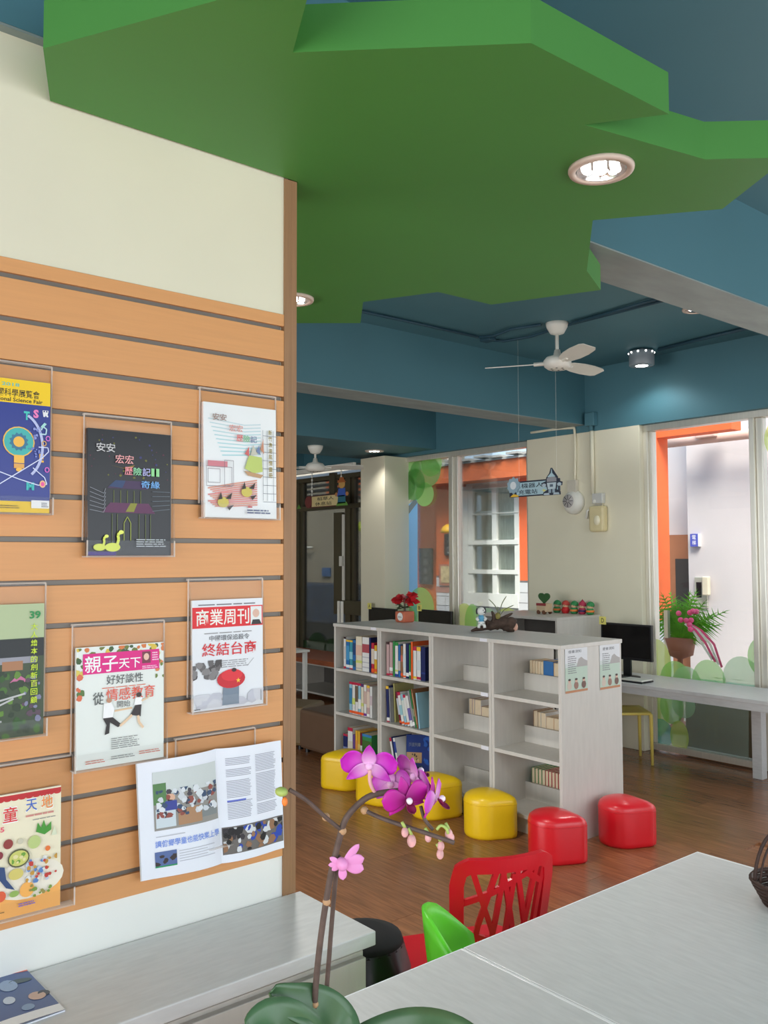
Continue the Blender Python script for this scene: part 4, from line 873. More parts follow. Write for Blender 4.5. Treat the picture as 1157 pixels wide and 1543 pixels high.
TZ = 0.74
def table(y0, y1, label):
    x0, x1 = -1.46, -0.66
    o = thing('reading_table', label, 'table', ((x0+x1)/2, (y0+y1)/2, 0), group='pale grey reading tables')
    tp = box(x0, x1, y0+0.002, y1-0.002, TZ-0.03, TZ).build('tabletop', M_lam, o)
    eb = mat('white_edge_band', (240, 240, 240), 0.3)
    for nm, b_ in (('e', (x0-0.002, x0, y0, y1)), ('e', (x1, x1+0.002, y0, y1)), ('e', (x0, x1, y0, y0+0.002)), ('e', (x0, x1, y1-0.007, y1+0.001))):
        box(*b_, TZ-0.03, TZ+0.0008).build('edge_band', eb, o, bevel=0.0006)
    for lx in (x0+0.12, x1-0.08):
        for ly in (y0+0.08, y1-0.08): box(lx-0.022, lx+0.022, ly-0.022, ly+0.022, 0, TZ-0.03).build('leg', M_steel, o, bevel=0.003)
    box(x0+0.12, x1-0.08, y0+0.07, y0+0.09, TZ-0.08, TZ-0.03).build('apron', M_steel, o); box(x0+0.12, x1-0.08, y1-0.09, y1-0.07, TZ-0.08, TZ-0.03).build('apron', M_steel, o)
    return o
table(1.446, 2.452, 'pale grey table at the right, far one of the two joined tables')
table(0.40, 1.442, 'pale grey table in the foreground carrying the orchid, near one of two')

def tilted(m, loc, rz): return Matrix.Translation(loc) @ Matrix.Rotation(rz, 4, 'Z')
# red chair, seen from behind: local +Y is the way it faces
def shell_back(w0, w1, z0, z1, bow, lean):
    """curved backrest surface: u 0..1 across, v 0..1 up; bows backwards in the middle"""
    def fn(u, v):
        hw = (w0+(w1-w0)*v)/2; a = (u-0.5)*2
        return Vector((a*hw, -lean*v-bow*(1-a*a), z0+(z1-z0)*v))
    return fn
pa, pb = PZ(672, 1309, 0.80), PZ(828, 1279, 0.82)
mid = (pa+pb)/2; dv = (pb-pa); rz = math.atan2(dv.y, dv.x)+PI     # local +X runs along the back, from right to left in the picture
rw = (pb-pa).length
rc = thing('red_chair', 'red plastic chair with cut-out branch pattern backrest beside the tables', 'chair', (mid.x, mid.y, 0), 0)
face = Vector((-math.sin(0), 0, 0))
ux = Vector((dv.x, dv.y, 0)).normalized(); fy = Vector((-ux.y, ux.x, 0))          # fy: away from the tables
def rl(p): return Vector((0, 0, 0)) + ux*p.x + fy*p.y + Vector((0, 0, p.z))
bfn = shell_back(rw*0.86, rw, 0.50, 0.835, 0.045, 0.05)
def cpt(u, v): p = bfn(u, v); return rl(Vector((p.x, p.y+0.03, p.z+0.012*(u-0.5)*2*0)))
def band(pts, wd, name, m, parent, th=0.012):
    """flat strap on the curved back following (u, v) points"""
    mb = MB(); L = []
    dense = []
    for i in range(len(pts)-1):
        for k in range(5): t = k/5; dense.append((pts[i][0]+(pts[i+1][0]-pts[i][0])*t, pts[i][1]+(pts[i+1][1]-pts[i][1])*t))
    dense.append(pts[-1]); sc = Vector((rw, 0.31))
    vs = []
    for i, (u, v) in enumerate(dense):
        a = dense[max(i-1, 0)]; b = dense[min(i+1, len(dense)-1)]
        t = Vector(((b[0]-a[0])*sc.x, (b[1]-a[1])*sc.y)).normalized(); n = Vector((-t.y, t.x))*wd/2
        vs.append(cpt(u+n.x/sc.x, v+n.y/sc.y)); vs.append(cpt(u-n.x/sc.x, v-n.y/sc.y))
    fs = [(2*i, 2*i+1, 2*i+3, 2*i+2) for i in range(len(dense)-1)]
    return mb.add(vs, fs).build(name, m, parent, local=True, solid=th)
fr = [(0.07, -0.05), (0.07, 0.2), (0.06, 0.5), (0.06, 0.78), (0.09, 0.9), (0.16, 0.94), (0.35, 0.94), (0.65, 0.94), (0.84, 0.94), (0.92, 0.90), (0.945, 0.78), (0.94, 0.5), (0.93, 0.2), (0.93, -0.05)]
band(fr, 0.036, 'back_frame', M_rpl, rc, 0.016)
for pts in ([(0.08, 0.62), (0.36, 0.72), (0.55, 0.80)], [(0.08, 0.40), (0.30, 0.33), (0.62, 0.30), (0.92, 0.40)], [(0.18, 0.92), (0.28, 0.62), (0.52, 0.0)], [(0.40, 0.92), (0.24, 0.45), (0.14, 0.0)], [(0.46, 0.90), (0.40, 0.5), (0.30, 0.0)], [(0.44, 0.92), (0.56, 0.45), (0.66, 0.0)], [(0.56, 0.86), (0.50, 0.35), (0.40, 0.0)], [(0.58, 0.9), (0.70, 0.45), (0.80, 0.25), (0.92, 0.1)], [(0.80, 0.92), (0.72, 0.5), (0.64, 0.0)], [(0.70, 0.84), (0.84, 0.76), (0.93, 0.82)], [(0.88, 0.92), (0.82, 0.4), (0.84, 0.0)], [(0.55, 0.80), (0.72, 0.86), (0.80, 0.92)]):
    band(pts, 0.015, 'back_strap', M_rpl, rc, 0.010)
seat_poly = [(-0.19, 0.0), (0.19, 0.0), (0.205, 0.2), (0.20, 0.36), (0.17, 0.41), (-0.17, 0.41), (-0.20, 0.36), (-0.205, 0.2)]
MB().prism([tuple(rl(Vector((a, b, 0)))[:2]) for a, b in seat_poly], 0.43, 0.455).build('seat', M_rpl, rc, local=True, bevel=0.01)
for a in (-1, 1):
    MB().tube([rl(Vector((a*0.17, 0.02, 0.58))), rl(Vector((a*0.172, 0.0, 0.43))), rl(Vector((a*0.19, -0.05, 0.0)))], [0.016, 0.016, 0.012], 8).build('leg', M_rpl, rc, True, local=True)
    MB().tube([rl(Vector((a*0.17, 0.36, 0.43))), rl(Vector((a*0.19, 0.40, 0.0)))], [0.016, 0.012], 8).build('leg', M_rpl, rc, True, local=True)
# green chair tucked towards the tables, seen from its side
gt = PZ(646, 1366, 0.78)
gcx = Vector((gt.x-0.005, gt.y-0.012, 0)); gf = Vector((0.70, 0.70, 0)).normalized(); gx = Vector((gf.y, -gf.x, 0))
gc = thing('green_chair', 'lime green plastic chair tucked in beside the red chair', 'chair', (gcx.x, gcx.y, 0))
def gl_(x, y, z): return gx*x + gf*y + Vector((0, 0, z))
def gshell(u, v):
    a = (u-0.5)*2; hw = 0.135+0.025*(1-v)
    top = 0.78-0.05*a*a-0.13*max(0.0, abs(a)-0.35)**1.5
    z = 0.43+(top-0.43)*v
    y = 0.12*(abs(a)**2.0)*(1.0)+0.03+0.02*(1-v)**2-0.03*v
    return gl_(a*hw*1.05, y, z)
MB().grid(gshell, 18, 10).build('backrest', M_gpl, gc, True, local=True, solid=0.012)
for k in range(4):
    a = gshell(0.16+0.05*k, 0.35); b = gshell(0.16+0.05*k, 0.62)
    MB().tube([a+gf*0.008, (a+b)/2+gf*0.008, b+gf*0.008], 0.004, 6).build('back_slot', mat('dark_green_slot', (56, 110, 30), 0.5), gc, local=True)
MB().prism([tuple(gl_(a, b, 0)[:2]) for a, b in [(-0.17, 0.03), (0.17, 0.03), (0.175, 0.3), (0.13, 0.36), (-0.13, 0.36), (-0.175, 0.3)]], 0.41, 0.432).build('seat', M_gpl, gc, local=True, bevel=0.008)
for a in (-1, 1):
    for b in (0.06, 0.31): MB().tube([gl_(a*0.13, b, 0.41), gl_(a*0.16, b+(0.04 if b > 0.2 else -0.04), 0)], [0.014, 0.011], 8).build('leg', M_steel, gc, True, local=True)
# black bin with liner
bc = PZ(584, 1412, 0.60); bc = Vector((-1.955, 1.535, 0))
o = thing('waste_bin', 'black waste bin with folded liner at the end of the counter', 'bin', (bc.x, bc.y, 0))
MB().lathe([(0.0, 0.0), (0.105, 0.0), (0.125, 0.5), (0.118, 0.5), (0.10, 0.02), (0, 0.02)], n=24).build('bucket', M_blk, o, True, local=True)
rb = random.Random(2)
MB().grid(lambda u, v: Vector(((0.134+0.010*math.sin(u*2*PI*9)*(1-v)-0.03*max(0, v-0.75)*4*0.6)*math.cos(2*PI*u), (0.134+0.010*math.sin(u*2*PI*9)*(1-v)-0.03*max(0, v-0.75)*4*0.6)*math.sin(2*PI*u), 0.30+0.27*v)), 72, 8).build('liner', mat('black_liner', (16, 16, 20), 0.35, var=0.2), o, True, local=True)
MB().lathe([(0.118, 0.565), (0.11, 0.585), (0.06, 0.60), (0.0, 0.603)], n=24).build('lid', mat('matte_black', (16, 16, 19), 0.85), o, True, local=True)

# basket with a hooped handle at the right edge
c = PZ(1190, 1365, TZ)
o = thing('wicker_basket', 'dark wicker basket with hoop handle at the right edge of the table', 'basket', (c.x, c.y, TZ))
M_wick = mat('dark_wicker', (62, 40, 32), 0.6, var=0.3, scale=30)
for k in range(6): MB().tube([((0.062+0.006*k)*math.cos(t), (0.062+0.006*k)*math.sin(t), 0.006+0.011*k) for t in [2*PI*j/20 for j in range(21)]], 0.006, 6, False).build('weave_ring', M_wick, o, True, local=True)
for k in range(14):
    t = 2*PI*k/14; MB().tube([(0.06*math.cos(t), 0.06*math.sin(t), 0.0), (0.094*math.cos(t), 0.094*math.sin(t), 0.066)], 0.004, 5).build('stake', M_wick, o, True, local=True)
dx, dy = CR.x, CR.y
MB().tube([(dx*0.09*math.cos(t)*1.0, dy*0.09*math.cos(t), 0.05+0.155*math.sin(t)) for t in [PI*j/18 for j in range(19)]], 0.005, 6).build('handle', M_wick, o, True, local=True)
MB().tube([(dx*0.085*math.cos(t)+0.01, dy*0.085*math.cos(t), 0.05+0.15*math.sin(t+0.03)) for t in [PI*j/18 for j in range(19)]], 0.003, 6).build('handle_strand', M_wick, o, True, local=True)
MB().lathe([(0, 0.004), (0.06, 0.004), (0.06, 0.0), (0, 0)], n=20).build('base', M_wick, o, local=True)

# ================================================================== ORCHID
OD = 1.15
b0 = PD(482, 1543, OD)
oc = thing('potted_orchid', 'magenta moth orchid with arching stems in the foreground', 'plant', (b0.x, b0.y, TZ))
def M_petal(name, c_in, c_out):
    if name in MATS: return MATS[name]
    m = bpy.data.materials.new(name); m.use_nodes = True; t = m.node_tree; b = t.nodes['Principled BSDF']
    at = t.nodes.new('ShaderNodeAttribute'); at.attribute_name = 'tip'; r = t.nodes.new('ShaderNodeValToRGB')
    r.color_ramp.elements[0].color = lin(c_in)+(1,); r.color_ramp.elements[1].color = lin(c_out)+(1,); r.color_ramp.elements[1].position = 0.75
    t.links.new(at.outputs['Fac'], r.inputs[0]); t.links.new(r.outputs[0], b.inputs['Base Color']); b.inputs['Roughness'].default_value = 0.5
    b.inputs['Subsurface Weight'].default_value = 0.25; b.inputs['Subsurface Radius'].default_value = (0.01, 0.004, 0.01)
    MATS[name] = m; return m
P_pale = M_petal('orchid_pale', (236, 196, 230), (196, 60, 190)); P_deep = M_petal('orchid_deep', (140, 10, 104), (188, 20, 152)); P_mid = M_petal('orchid_mid', (240, 190, 228), (206, 70, 196))
P_lip = mat('orchid_lip', (128, 8, 70), 0.5, var=0.2, scale=60)
def petal(c, d, n, L, W, m, parent, cup=0.15, name='petal', tipw=0.5):
    """c base point, d direction, n normal; L length, W width"""
    d = Vector(d).normalized(); n = (Vector(n)-d*Vector(n).dot(d)).normalized(); s = d.cross(n)
    mb = MB(); nu, nv = 8, 10; tips = []
    def fn(u, v):
        a = (u-0.5)*2; w = W/2*(math.sin(PI*min(1, (v*0.93+0.07)))**0.6)*(0.55+0.9*v if tipw > 0.4 else 1.1-0.6*v)
        if v > 0.999: w *= 0.15
        return c+d*(L*v)+s*(a*w)+n*(-cup*L*(v-0.25*0)**2*0.8-cup*0.7*W*a*a*(0.3+v)+0.0)
    mb.grid(fn, nu, nv)
    o_ = mb.build(name, m, parent, True, solid=0.0007)
    # colour attribute along the length
    at = o_.data.attributes.new('tip', 'FLOAT', 'POINT')
    cl = Vector(c)-oc.location
    for i, v_ in enumerate(o_.data.vertices): at.data[i].value = min(1, (v_.co-cl).length/L)
    return o_
def flower(cpx, dep, face, R, mats, rot=0.0, lip=True, name='flower', back=False):
    c = PD(*cpx, dep); face = Vector(face).normalized()
    up = (Vector((0, 0, 1))-face*face.z).normalized(); rt_ = up.cross(face)
    root = MB().ball(c-face*0.004, 0.005, n=8, m=6).build(name, mats[2] if len(mats) > 2 else mats[0], oc, True)
    def dr(a): return rt_*math.cos(a+rot)+up*math.sin(a+rot)
    for a in (90, 215, 325): petal(c-face*0.002, dr(math.radians(a)), face, R*0.98, R*0.62, mats[0], root, 0.10, 'sepal', 0.3)
    for a in (12, 168): petal(c+face*0.001, dr(math.radians(a)), face, R*1.05, R*0.98, mats[1], root, 0.10, 'petal', 0.5)
    if lip:
        petal(c+face*0.004, (dr(math.radians(270))*0.7+face*0.6), face-up*0.0, R*0.62, R*0.36, P_lip, root, -0.3, 'lip', 0.5)
        for a in (200, 340): petal(c+face*0.004, dr(math.radians(a))*0.6+face*0.7, face, R*0.35, R*0.28, P_lip, root, -0.2, 'side_lobe', 0.5)
        MB().ball(c+face*0.010+up*0.002, 0.0045, n=8, m=6).build('column', mat('orchid_white', (246, 226, 240), 0.5), root, True)
    return root
VI = -CF                                      # towards the viewer
R0 = 0.038
flower((556, 1152), OD, (CF*0.85+Vector((0, 0, 0.35))+CR*0.05), 0.037, [P_pale, M_petal('orchid_bright', (222, 120, 214), (198, 36, 188)), P_mid], 0.05, False)
flower((612, 1204), OD-0.03, (VI*0.85+CR*0.35-Vector((0, 0, 0.15))), 0.031, [P_deep, P_deep], 0.25, True)
flower((655, 1203), OD-0.01, (CR*0.9+VI*0.35-Vector((0, 0, 0.1))), 0.030, [P_deep, P_mid], 0.2, True)
flower((626, 1168), OD+0.02, (CR*0.75+CF*0.5+Vector((0, 0, 0.25))), 0.034, [P_mid, P_pale], 0.4, True)
flower((590, 1182), OD+0.03, (CF*0.8+CR*0.3-Vector((0, 0, 0.2))), 0.028, [P_mid, P_mid], -0.2, False)
M_stem = mat('orchid_stem', (92, 74, 66), 0.6, var=0.25, scale=60); M_node = mat('stem_node', (190, 150, 110), 0.6); M_bud = mat('orchid_bud', (226, 170, 170), 0.5, var=0.3, scale=60); M_budg = mat('green_bud_stalk', (170, 190, 100), 0.5)
def smooth(pts, k=4):
    out = []
    P = [pts[0]]+list(pts)+[pts[-1]]
    for i in range(1, len(P)-2):
        for j in range(k):
            t = j/k; a, b, c_, d_ = P[i-1], P[i], P[i+1], P[i+2]
            out.append(0.5*((2*b)+(c_-a)*t+(2*a-5*b+4*c_-d_)*t*t+(3*b-a-3*c_+d_)*t**3))
    out.append(pts[-1]); return out
def stem(px, r, name='stem', deps=None, parent=None, m=None):
    deps = deps or [OD]*len(px)
    return MB().tube(smooth([PD(x, y, d) for (x, y), d in zip(px, deps)]), r, 8).build(name, m or M_stem, parent or oc, True)
st1 = stem([(478, 1640), (473, 1543), (480, 1440), (496, 1330), (511, 1265), (522, 1232), (548, 1205), (570, 1196), (600, 1192), (622, 1190)], 0.0042, 'main_stem')
st2 = stem([(490, 1640), (489, 1543), (496, 1440), (504, 1340), (510, 1290)], 0.0032, 'second_stem', [OD+0.02]*4+[OD+0.004])
stem([(516, 1252), (490, 1231), (462, 1206), (436, 1190)], 0.0028, 'side_branch', [OD, OD-0.01, OD-0.02, OD-0.03])
br = stem([(549, 1221), (575, 1233), (610, 1245), (650, 1258), (684, 1270)], 0.0030, 'bud_branch', [OD, OD-0.01, OD-0.02, OD-0.03, OD-0.03])
stem([(634, 1215), (640, 1235), (652, 1250)], 0.0024, 'bud_branch', [OD-0.02]*3)
stem([(566, 1196), (558, 1180), (557, 1160)], 0.0026, 'flower_stalk', m=mat('pale_stalk', (226, 170, 170), 0.5)); stem([(600, 1192), (608, 1196), (612, 1203)], 0.002, 'flower_stalk')
for x, y in ((492, 1359), (474, 1513), (516, 1252), (549, 1221), (491, 1231)): MB().ball(PD(x, y, OD), 0.0055, n=8, m=6).build('stem_node', M_node, oc, True)
for (x, y, s_) in ((610, 1254, 0.006), (620, 1267, 0.0075), (645, 1262, 0.0055), (664, 1275, 0.006), (663, 1287, 0.006), (676, 1257, 0.0065), (680, 1262, 0.005)):
    p = PD(x, y, OD-0.025); bd = MB().ball(p, s_*0.8, s_*0.8, s_*1.15, 9, 7).build('bud', M_bud, oc, True)
    MB().tube([p+Vector((0, 0, s_)), p+Vector((0, 0, s_*2.2))-CR*0.004], 0.0022, 6).build('bud_stalk', M_budg, bd, True)
MB().tube(smooth([PD(x, y, OD-0.03) for x, y in ((658, 1250), (664, 1244), (672, 1248), (675, 1256))]), 0.002, 6).build('bud_stalk', M_budg, oc, True)
p = PD(424, 1193, OD-0.03); MB().ball(p, 0.010, 0.008, 0.006, 10, 7).build('bud', M_budg, oc, True); MB().ball(PD(429, 1208, OD-0.03), 0.004, 0.004, 0.006, 8, 6).build('bud', mat('orange_bud', (240, 130, 50), 0.5), oc, True)
# leaves
M_leaf = mat('orchid_leaf', (74, 108, 72), 0.32, var=0.15, scale=20)
def leaf(px, deps, W, name='leaf', up=0.2):
    P = smooth([PD(x, y, d) for (x, y), d in zip(px, deps)], 6); n = len(P)-1
    mb = MB(); nu = 6
    def fn(u, v):
        i = min(int(round(v*n)), n); p = P[i]; t = (P[min(i+1, n)]-P[max(i-1, 0)]).normalized(); s_ = t.cross(Vector((0, 0, 0.75))+VI*0.85).normalized(); nn = s_.cross(t)
        a = (u-0.5)*2; w = W/2*math.sin(PI*min(1, v*0.82+0.16))**0.55
        if v > 0.99: w *= 0.2
        return p+s_*a*w+nn*(abs(a)**1.5*0.12*W)
    mb.grid(fn, nu, n); mb.build(name, M_leaf, oc, True, solid=0.002)
leaf([(510, 1610), (512, 1575), (505, 1545), (480, 1522), (440, 1510), (405, 1497)], [OD, OD+0.0, OD+0.01, OD+0.0, OD-0.02, OD-0.03], 0.062)
leaf([(495, 1615), (560, 1585), (620, 1567), (680, 1568), (740, 1590)], [OD, OD+0.01, OD+0.0, OD-0.04, OD-0.08], 0.075)
leaf([(480, 1610), (450, 1565), (410, 1545), (370, 1560)], [OD, OD-0.03, OD-0.06, OD-0.08], 0.07)
pz = PD(485, 1610, OD).z
MB().lathe([(0.0, 0.0), (0.045, 0.0), (0.05, 0.01), (0.066, pz-TZ-0.01), (0.07, pz-TZ), (0.064, pz-TZ), (0.06, pz-TZ-0.02), (0, pz-TZ-0.02)], n=28).build('pot', M_wpl, oc, True, local=True)
MB().lathe([(0.0, pz-TZ-0.012), (0.06, pz-TZ-0.014), (0.06, pz-TZ-0.019)], n=20).build('moss', mat('bark_moss', (92, 74, 50), 0.9, var=0.5, scale=50), oc, True, local=True)
# pink butterfly clip
cc = PD(515, 1302, OD-0.008)
ck = MB().ball(cc, 0.010, 0.007, 0.009, 10, 8).build('flower_clip', mat('pink_clip', (232, 150, 206), 0.45), oc, True)
for dx_, dy_, L, W in ((26, -28, 0.034, 0.010), (28, -6, 0.030, 0.016), (28, 8, 0.030, 0.016), (-16, -8, 0.018, 0.007), (-17, 2, 0.018, 0.007), (-13, 9, 0.016, 0.007), (2, 22, 0.022, 0.011)):
    d = CR*dx_-CU*dy_; petal(cc, d, VI+CR*0.2, L, W, mat('pink_clip', (232, 150, 206), 0.45), ck, 0.1, 'clip_wing', 0.5)

# ================================================================== BOOKCASES
BY0, BY1 = 3.933, 4.510
UX = [-5.352, -4.807, -4.262, -3.717, -3.172]
ZS = [0.115, 0.468, 0.796]                    # shelf tops, bottom to top
TOPZ = 1.132
PLACE = ['leftmost', 'second', 'third', 'rightmost']
T = 0.021
for k in range(4):
    x0, x1 = UX[k]+0.001, UX[k+1]-0.001
    o = thing('bookcase', PLACE[k]+' of four grey-white open bookcases standing in one row', 'bookcase', ((x0+x1)/2, (BY0+BY1)/2, 0), group='grey-white bookcases in a row')
    box(x0, x0+T, BY0, BY1, 0, TOPZ-0.024).build('side_panel', M_case, o, bevel=0.0015)
    box(x1-T, x1, BY0, BY1, 0, TOPZ-0.024).build('side_panel', M_case, o, bevel=0.0015)
    for z in ZS[1:]: box(x0+T, x1-T, BY0+0.002, BY1-0.002, z-0.022, z).build('shelf', M_case, o, bevel=0.001)
    box(x0+T, x1-T, BY0+0.002, BY1-0.002, ZS[0]-0.022, ZS[0]).build('bottom_shelf', M_case, o, bevel=0.001)
    box(x0+T, x1-T, BY0+0.03, BY1-0.03, 0, ZS[0]-0.022).build('plinth', M_case, o)
    ym = (BY0+BY1)/2
    for z in ZS: box(x0+T, x1-T, ym-0.009, ym+0.009, z, z+0.105).build('divider_board', M_case, o, bevel=0.001)
    if k in (0, 2): 
        for z in ((ZS[2]-0.014,) if k == 0 else (ZS[2]-0.014, ZS[1]-0.014)):
            box(x1-0.085, x1-0.025, BY0-0.0035, BY0+0.001, z-0.010, z+0.012).build('shelf_tag', flat((228, 228, 236)), o)
o = box(UX[0]-0.004, UX[4]+0.004, BY0-0.006, BY1+0.006, TOPZ-0.024, TOPZ).build('bookcase_top_board', M_case, bevel=0.002); tag(o, 'long grey-white top board across the row of bookcases', 'board')
for k in (0, 2): box(UX[k+1]-0.086, UX[k+1]-0.026, BY0-0.008, BY0-0.005, TOPZ-0.022, TOPZ-0.003).build('shelf_tag', flat((228, 228, 236)), o)
SH = ['bottom', 'middle', 'top']; ORD = ['first', 'second', 'third', 'fourth', 'fifth', 'sixth', 'seventh', 'eighth', 'ninth', 'tenth', 'eleventh', 'twelfth', 'thirteenth', 'fourteenth']
def book(x, w, h, d, z, yf, col, cname, label, group, tilt=0.0, bands=(), fore=False, rear=1):
    """upright book: covers, spine, page block and printed spine bands; the spine looks towards -Y unless fore"""
    o = thing('book', label, 'book', (x+w/2, yf, z), group=group)
    c = 0.0016; m = flat(col, 0.45)
    box(-w/2, w/2, 0, c*1.5, 0, h).build('spine', m, o, local=True) if not fore else box(-w/2, w/2, d-c*1.5, d, 0, h).build('spine', m, o, local=True)
    box(-w/2, -w/2+c, 0, d, 0, h).build('cover', m, o, local=True); box(w/2-c, w/2, 0, d, 0, h).build('cover', m, o, local=True)
    y0, y1 = (c*1.5, d-0.004) if not fore else (0.003, d-c*1.5)
    box(-w/2+c, w/2-c, y0, y1, 0.003, h-0.003).build('pages', M_page, o, local=True)
    for (a, b, cc) in bands:
        box(-w/2, w/2, -0.0006, 0.0004, h*a, h*b).build('spine_label', flat(cc), o, local=True)
    if tilt: o.rotation_euler = (0, math.radians(tilt), 0); o.location.z += w/2*abs(math.sin(math.radians(tilt)))
    return o
CO = {'white': (226, 226, 224), 'cream': (226, 218, 196), 'blue': (40, 110, 176), 'teal': (60, 150, 170), 'navy': (24, 36, 92), 'red': (190, 40, 66), 'orange': (236, 100, 40), 'pink': (196, 164, 164), 'green': (60, 140, 80), 'yellow': (232, 178, 50), 'brown': (150, 104, 70), 'grey': (150, 152, 156), 'pale blue': (150, 196, 214), 'purple': (104, 70, 140), 'maroon': (120, 34, 60), 'olive': (176, 172, 110), 'black': (40, 40, 44), 'peach': (236, 206, 170)}
OR, W_, RD, BL, YL, PKc, LG = (240, 96, 40), (238, 238, 236), (186, 36, 70), (44, 70, 150), (236, 190, 60), (214, 160, 170), (206, 214, 120)
def row_of(unit, shelf, items, x0, yf=None, side='front', depth=0.18):
    x = UX[unit]+T+x0; z = ZS[shelf]+0.0005; n = 0
    yf = yf if yf is not None else BY0+0.035
    for it in items:
        cn, w, h, bands = it[0], it[1], it[2], it[3]; tilt = it[4] if len(it) > 4 else 0; dy = it[5] if len(it) > 5 else 0.0; dx = it[6] if len(it) > 6 else 0
        x += dx
        sd = '' if side == 'front' else 'far side of '
        book(x, w, h, depth, z, yf+dy, CO[cn], cn, '%s book, %s from the left on the %s shelf, %s%s bookcase' % (cn, ORD[n], SH[shelf], sd, PLACE[unit]), 'books in the bookcases', tilt, bands, fore=(side != 'front' and cn != 'blue'))
        x += w/math.cos(math.radians(tilt))+0.0015
        n += 1
lb = ((0.02, 0.09, OR),); lr = ((0.0, 0.07, RD),); tp = ((0.93, 1.0, YL),)
row_of(0, 2, [('white', 0.030, 0.235, ((0.0, 0.06, RD), (0.3, 0.7, (206, 200, 196)), (0.94, 1.0, (50, 30, 36)))), ('blue', 0.040, 0.215, ((0.94, 1.0, YL), (0.04, 0.14, W_), (0.3, 0.8, (70, 150, 200)))), ('teal', 0.040, 0.215, ((0.94, 1.0, YL), (0.04, 0.14, W_), (0.35, 0.6, (150, 206, 220)), (0.0, 0.04, RD))), ('blue', 0.036, 0.22, ((0.1, 0.3, (40, 90, 110)), (0.5, 0.9, (30, 70, 120)))), ('cream', 0.075, 0.25, ((0.22, 0.3, LG), (0.45, 0.75, (226, 190, 170)), (0.05, 0.08, (180, 180, 180)))), ('white', 0.082, 0.25, ((0.55, 0.8, (176, 80, 90)), (0.1, 0.14, (190, 190, 196)), (0.25, 0.28, (190, 190, 196)), (0.4, 0.43, (190, 190, 196)))), ('navy', 0.022, 0.25, ()), ('red', 0.034, 0.215, ((0.02, 0.14, OR), (0.3, 0.8, (220, 206, 190)))), ('yellow', 0.030, 0.20, ((0.05, 0.15, OR), (0.5, 0.8, W_)))], 0.055)
row_of(1, 2, [('pink', 0.032, 0.235, ((0.0, 0.06, RD), (0.93, 1.0, (60, 36, 40)))), ('pink', 0.036, 0.235, ((0.02, 0.07, RD), (0.15, 0.25, W_))), ('green', 0.022, 0.245, ()), ('white', 0.034, 0.24, ((0.0, 0.08, BL), (0.9, 1.0, (50, 150, 70)), (0.15, 0.2, LG))), ('blue', 0.024, 0.225, ((0.2, 0.5, (190, 180, 170)),)), ('brown', 0.024, 0.22, ((0.05, 0.14, OR), (0.5, 0.7, (206, 110, 90)))), ('white', 0.030, 0.235, ((0.02, 0.07, OR), (0.3, 0.7, (206, 220, 224)))), ('navy', 0.030, 0.24, ((0.06, 0.16, W_),)), ('green', 0.018, 0.235, ((0.1, 0.2, W_),)), ('orange', 0.022, 0.255, ()), ('white', 0.036, 0.225, ((0.03, 0.10, YL), (0.88, 1.0, RD))), ('white', 0.040, 0.225, ((0.02, 0.1, RD), (0.88, 1.0, YL), (0.3, 0.6, (206, 216, 220)))), ('navy', 0.046, 0.23, ((0.2, 0.25, (40, 60, 130)),))], 0.018)
row_of(0, 1, [('pale blue', 0.036, 0.235, ((0.92, 1.0, RD), (0.02, 0.1, OR), (0.3, 0.8, (60, 130, 170)))), ('white', 0.034, 0.235, ((0.92, 1.0, RD), (0.02, 0.1, OR), (0.3, 0.5, (206, 220, 120)))), ('white', 0.034, 0.235, ((0.92, 1.0, RD), (0.02, 0.1, OR), (0.4, 0.9, (110, 96, 80)))), ('pale blue', 0.034, 0.235, ((0.92, 1.0, RD), (0.02, 0.1, OR), (0.2, 0.5, W_))), ('cream', 0.030, 0.235, ((0.02, 0.1, OR), (0.9, 1.0, (90, 50, 110)), (0.3, 0.4, LG))), ('white', 0.034, 0.23, ((0.02, 0.1, (120, 50, 140)), (0.4, 0.8, (206, 180, 170)))), ('pink', 0.034, 0.23, ((0.3, 0.8, (226, 206, 190)), (0.02, 0.1, W_), (0.92, 1.0, YL))), ('white', 0.030, 0.225, ((0.4, 0.7, (206, 190, 196)),))], 0.125)
row_of(1, 1, [('navy', 0.030, 0.25, ((0.03, 0.12, W_), (0.0, 0.03, RD), (0.92, 1.0, YL)), -3), ('grey', 0.014, 0.24, (), -3), ('olive', 0.016, 0.27, (), -3, 0.03), ('maroon', 0.020, 0.225, ((0.05, 0.12, OR), (0.3, 0.8, (190, 196, 206))), -12, 0, 0.075), ('white', 0.030, 0.225, ((0.03, 0.10, OR), (0.9, 1.0, RD), (0.3, 0.6, (150, 196, 206))), -13), ('pale blue', 0.026, 0.215, ((0.03, 0.10, OR), (0.3, 0.8, (210, 220, 214))), -13), ('white', 0.026, 0.215, ((0.05, 0.12, OR), (0.9, 1.0, RD)), -14), ('white', 0.030, 0.21, ((0.03, 0.10, W_), (0.2, 0.6, (110, 100, 170))), -15), ('grey', 0.020, 0.25, ((0.05, 0.15, W_),), -15), ('green', 0.014, 0.26, ((0.3, 0.5, (150, 160, 130)),), -15), ('brown', 0.014, 0.265, ((0.1, 0.9, (176, 130, 96)),), -14), ('pale blue', 0.018, 0.24, (), -8)], 0.022)
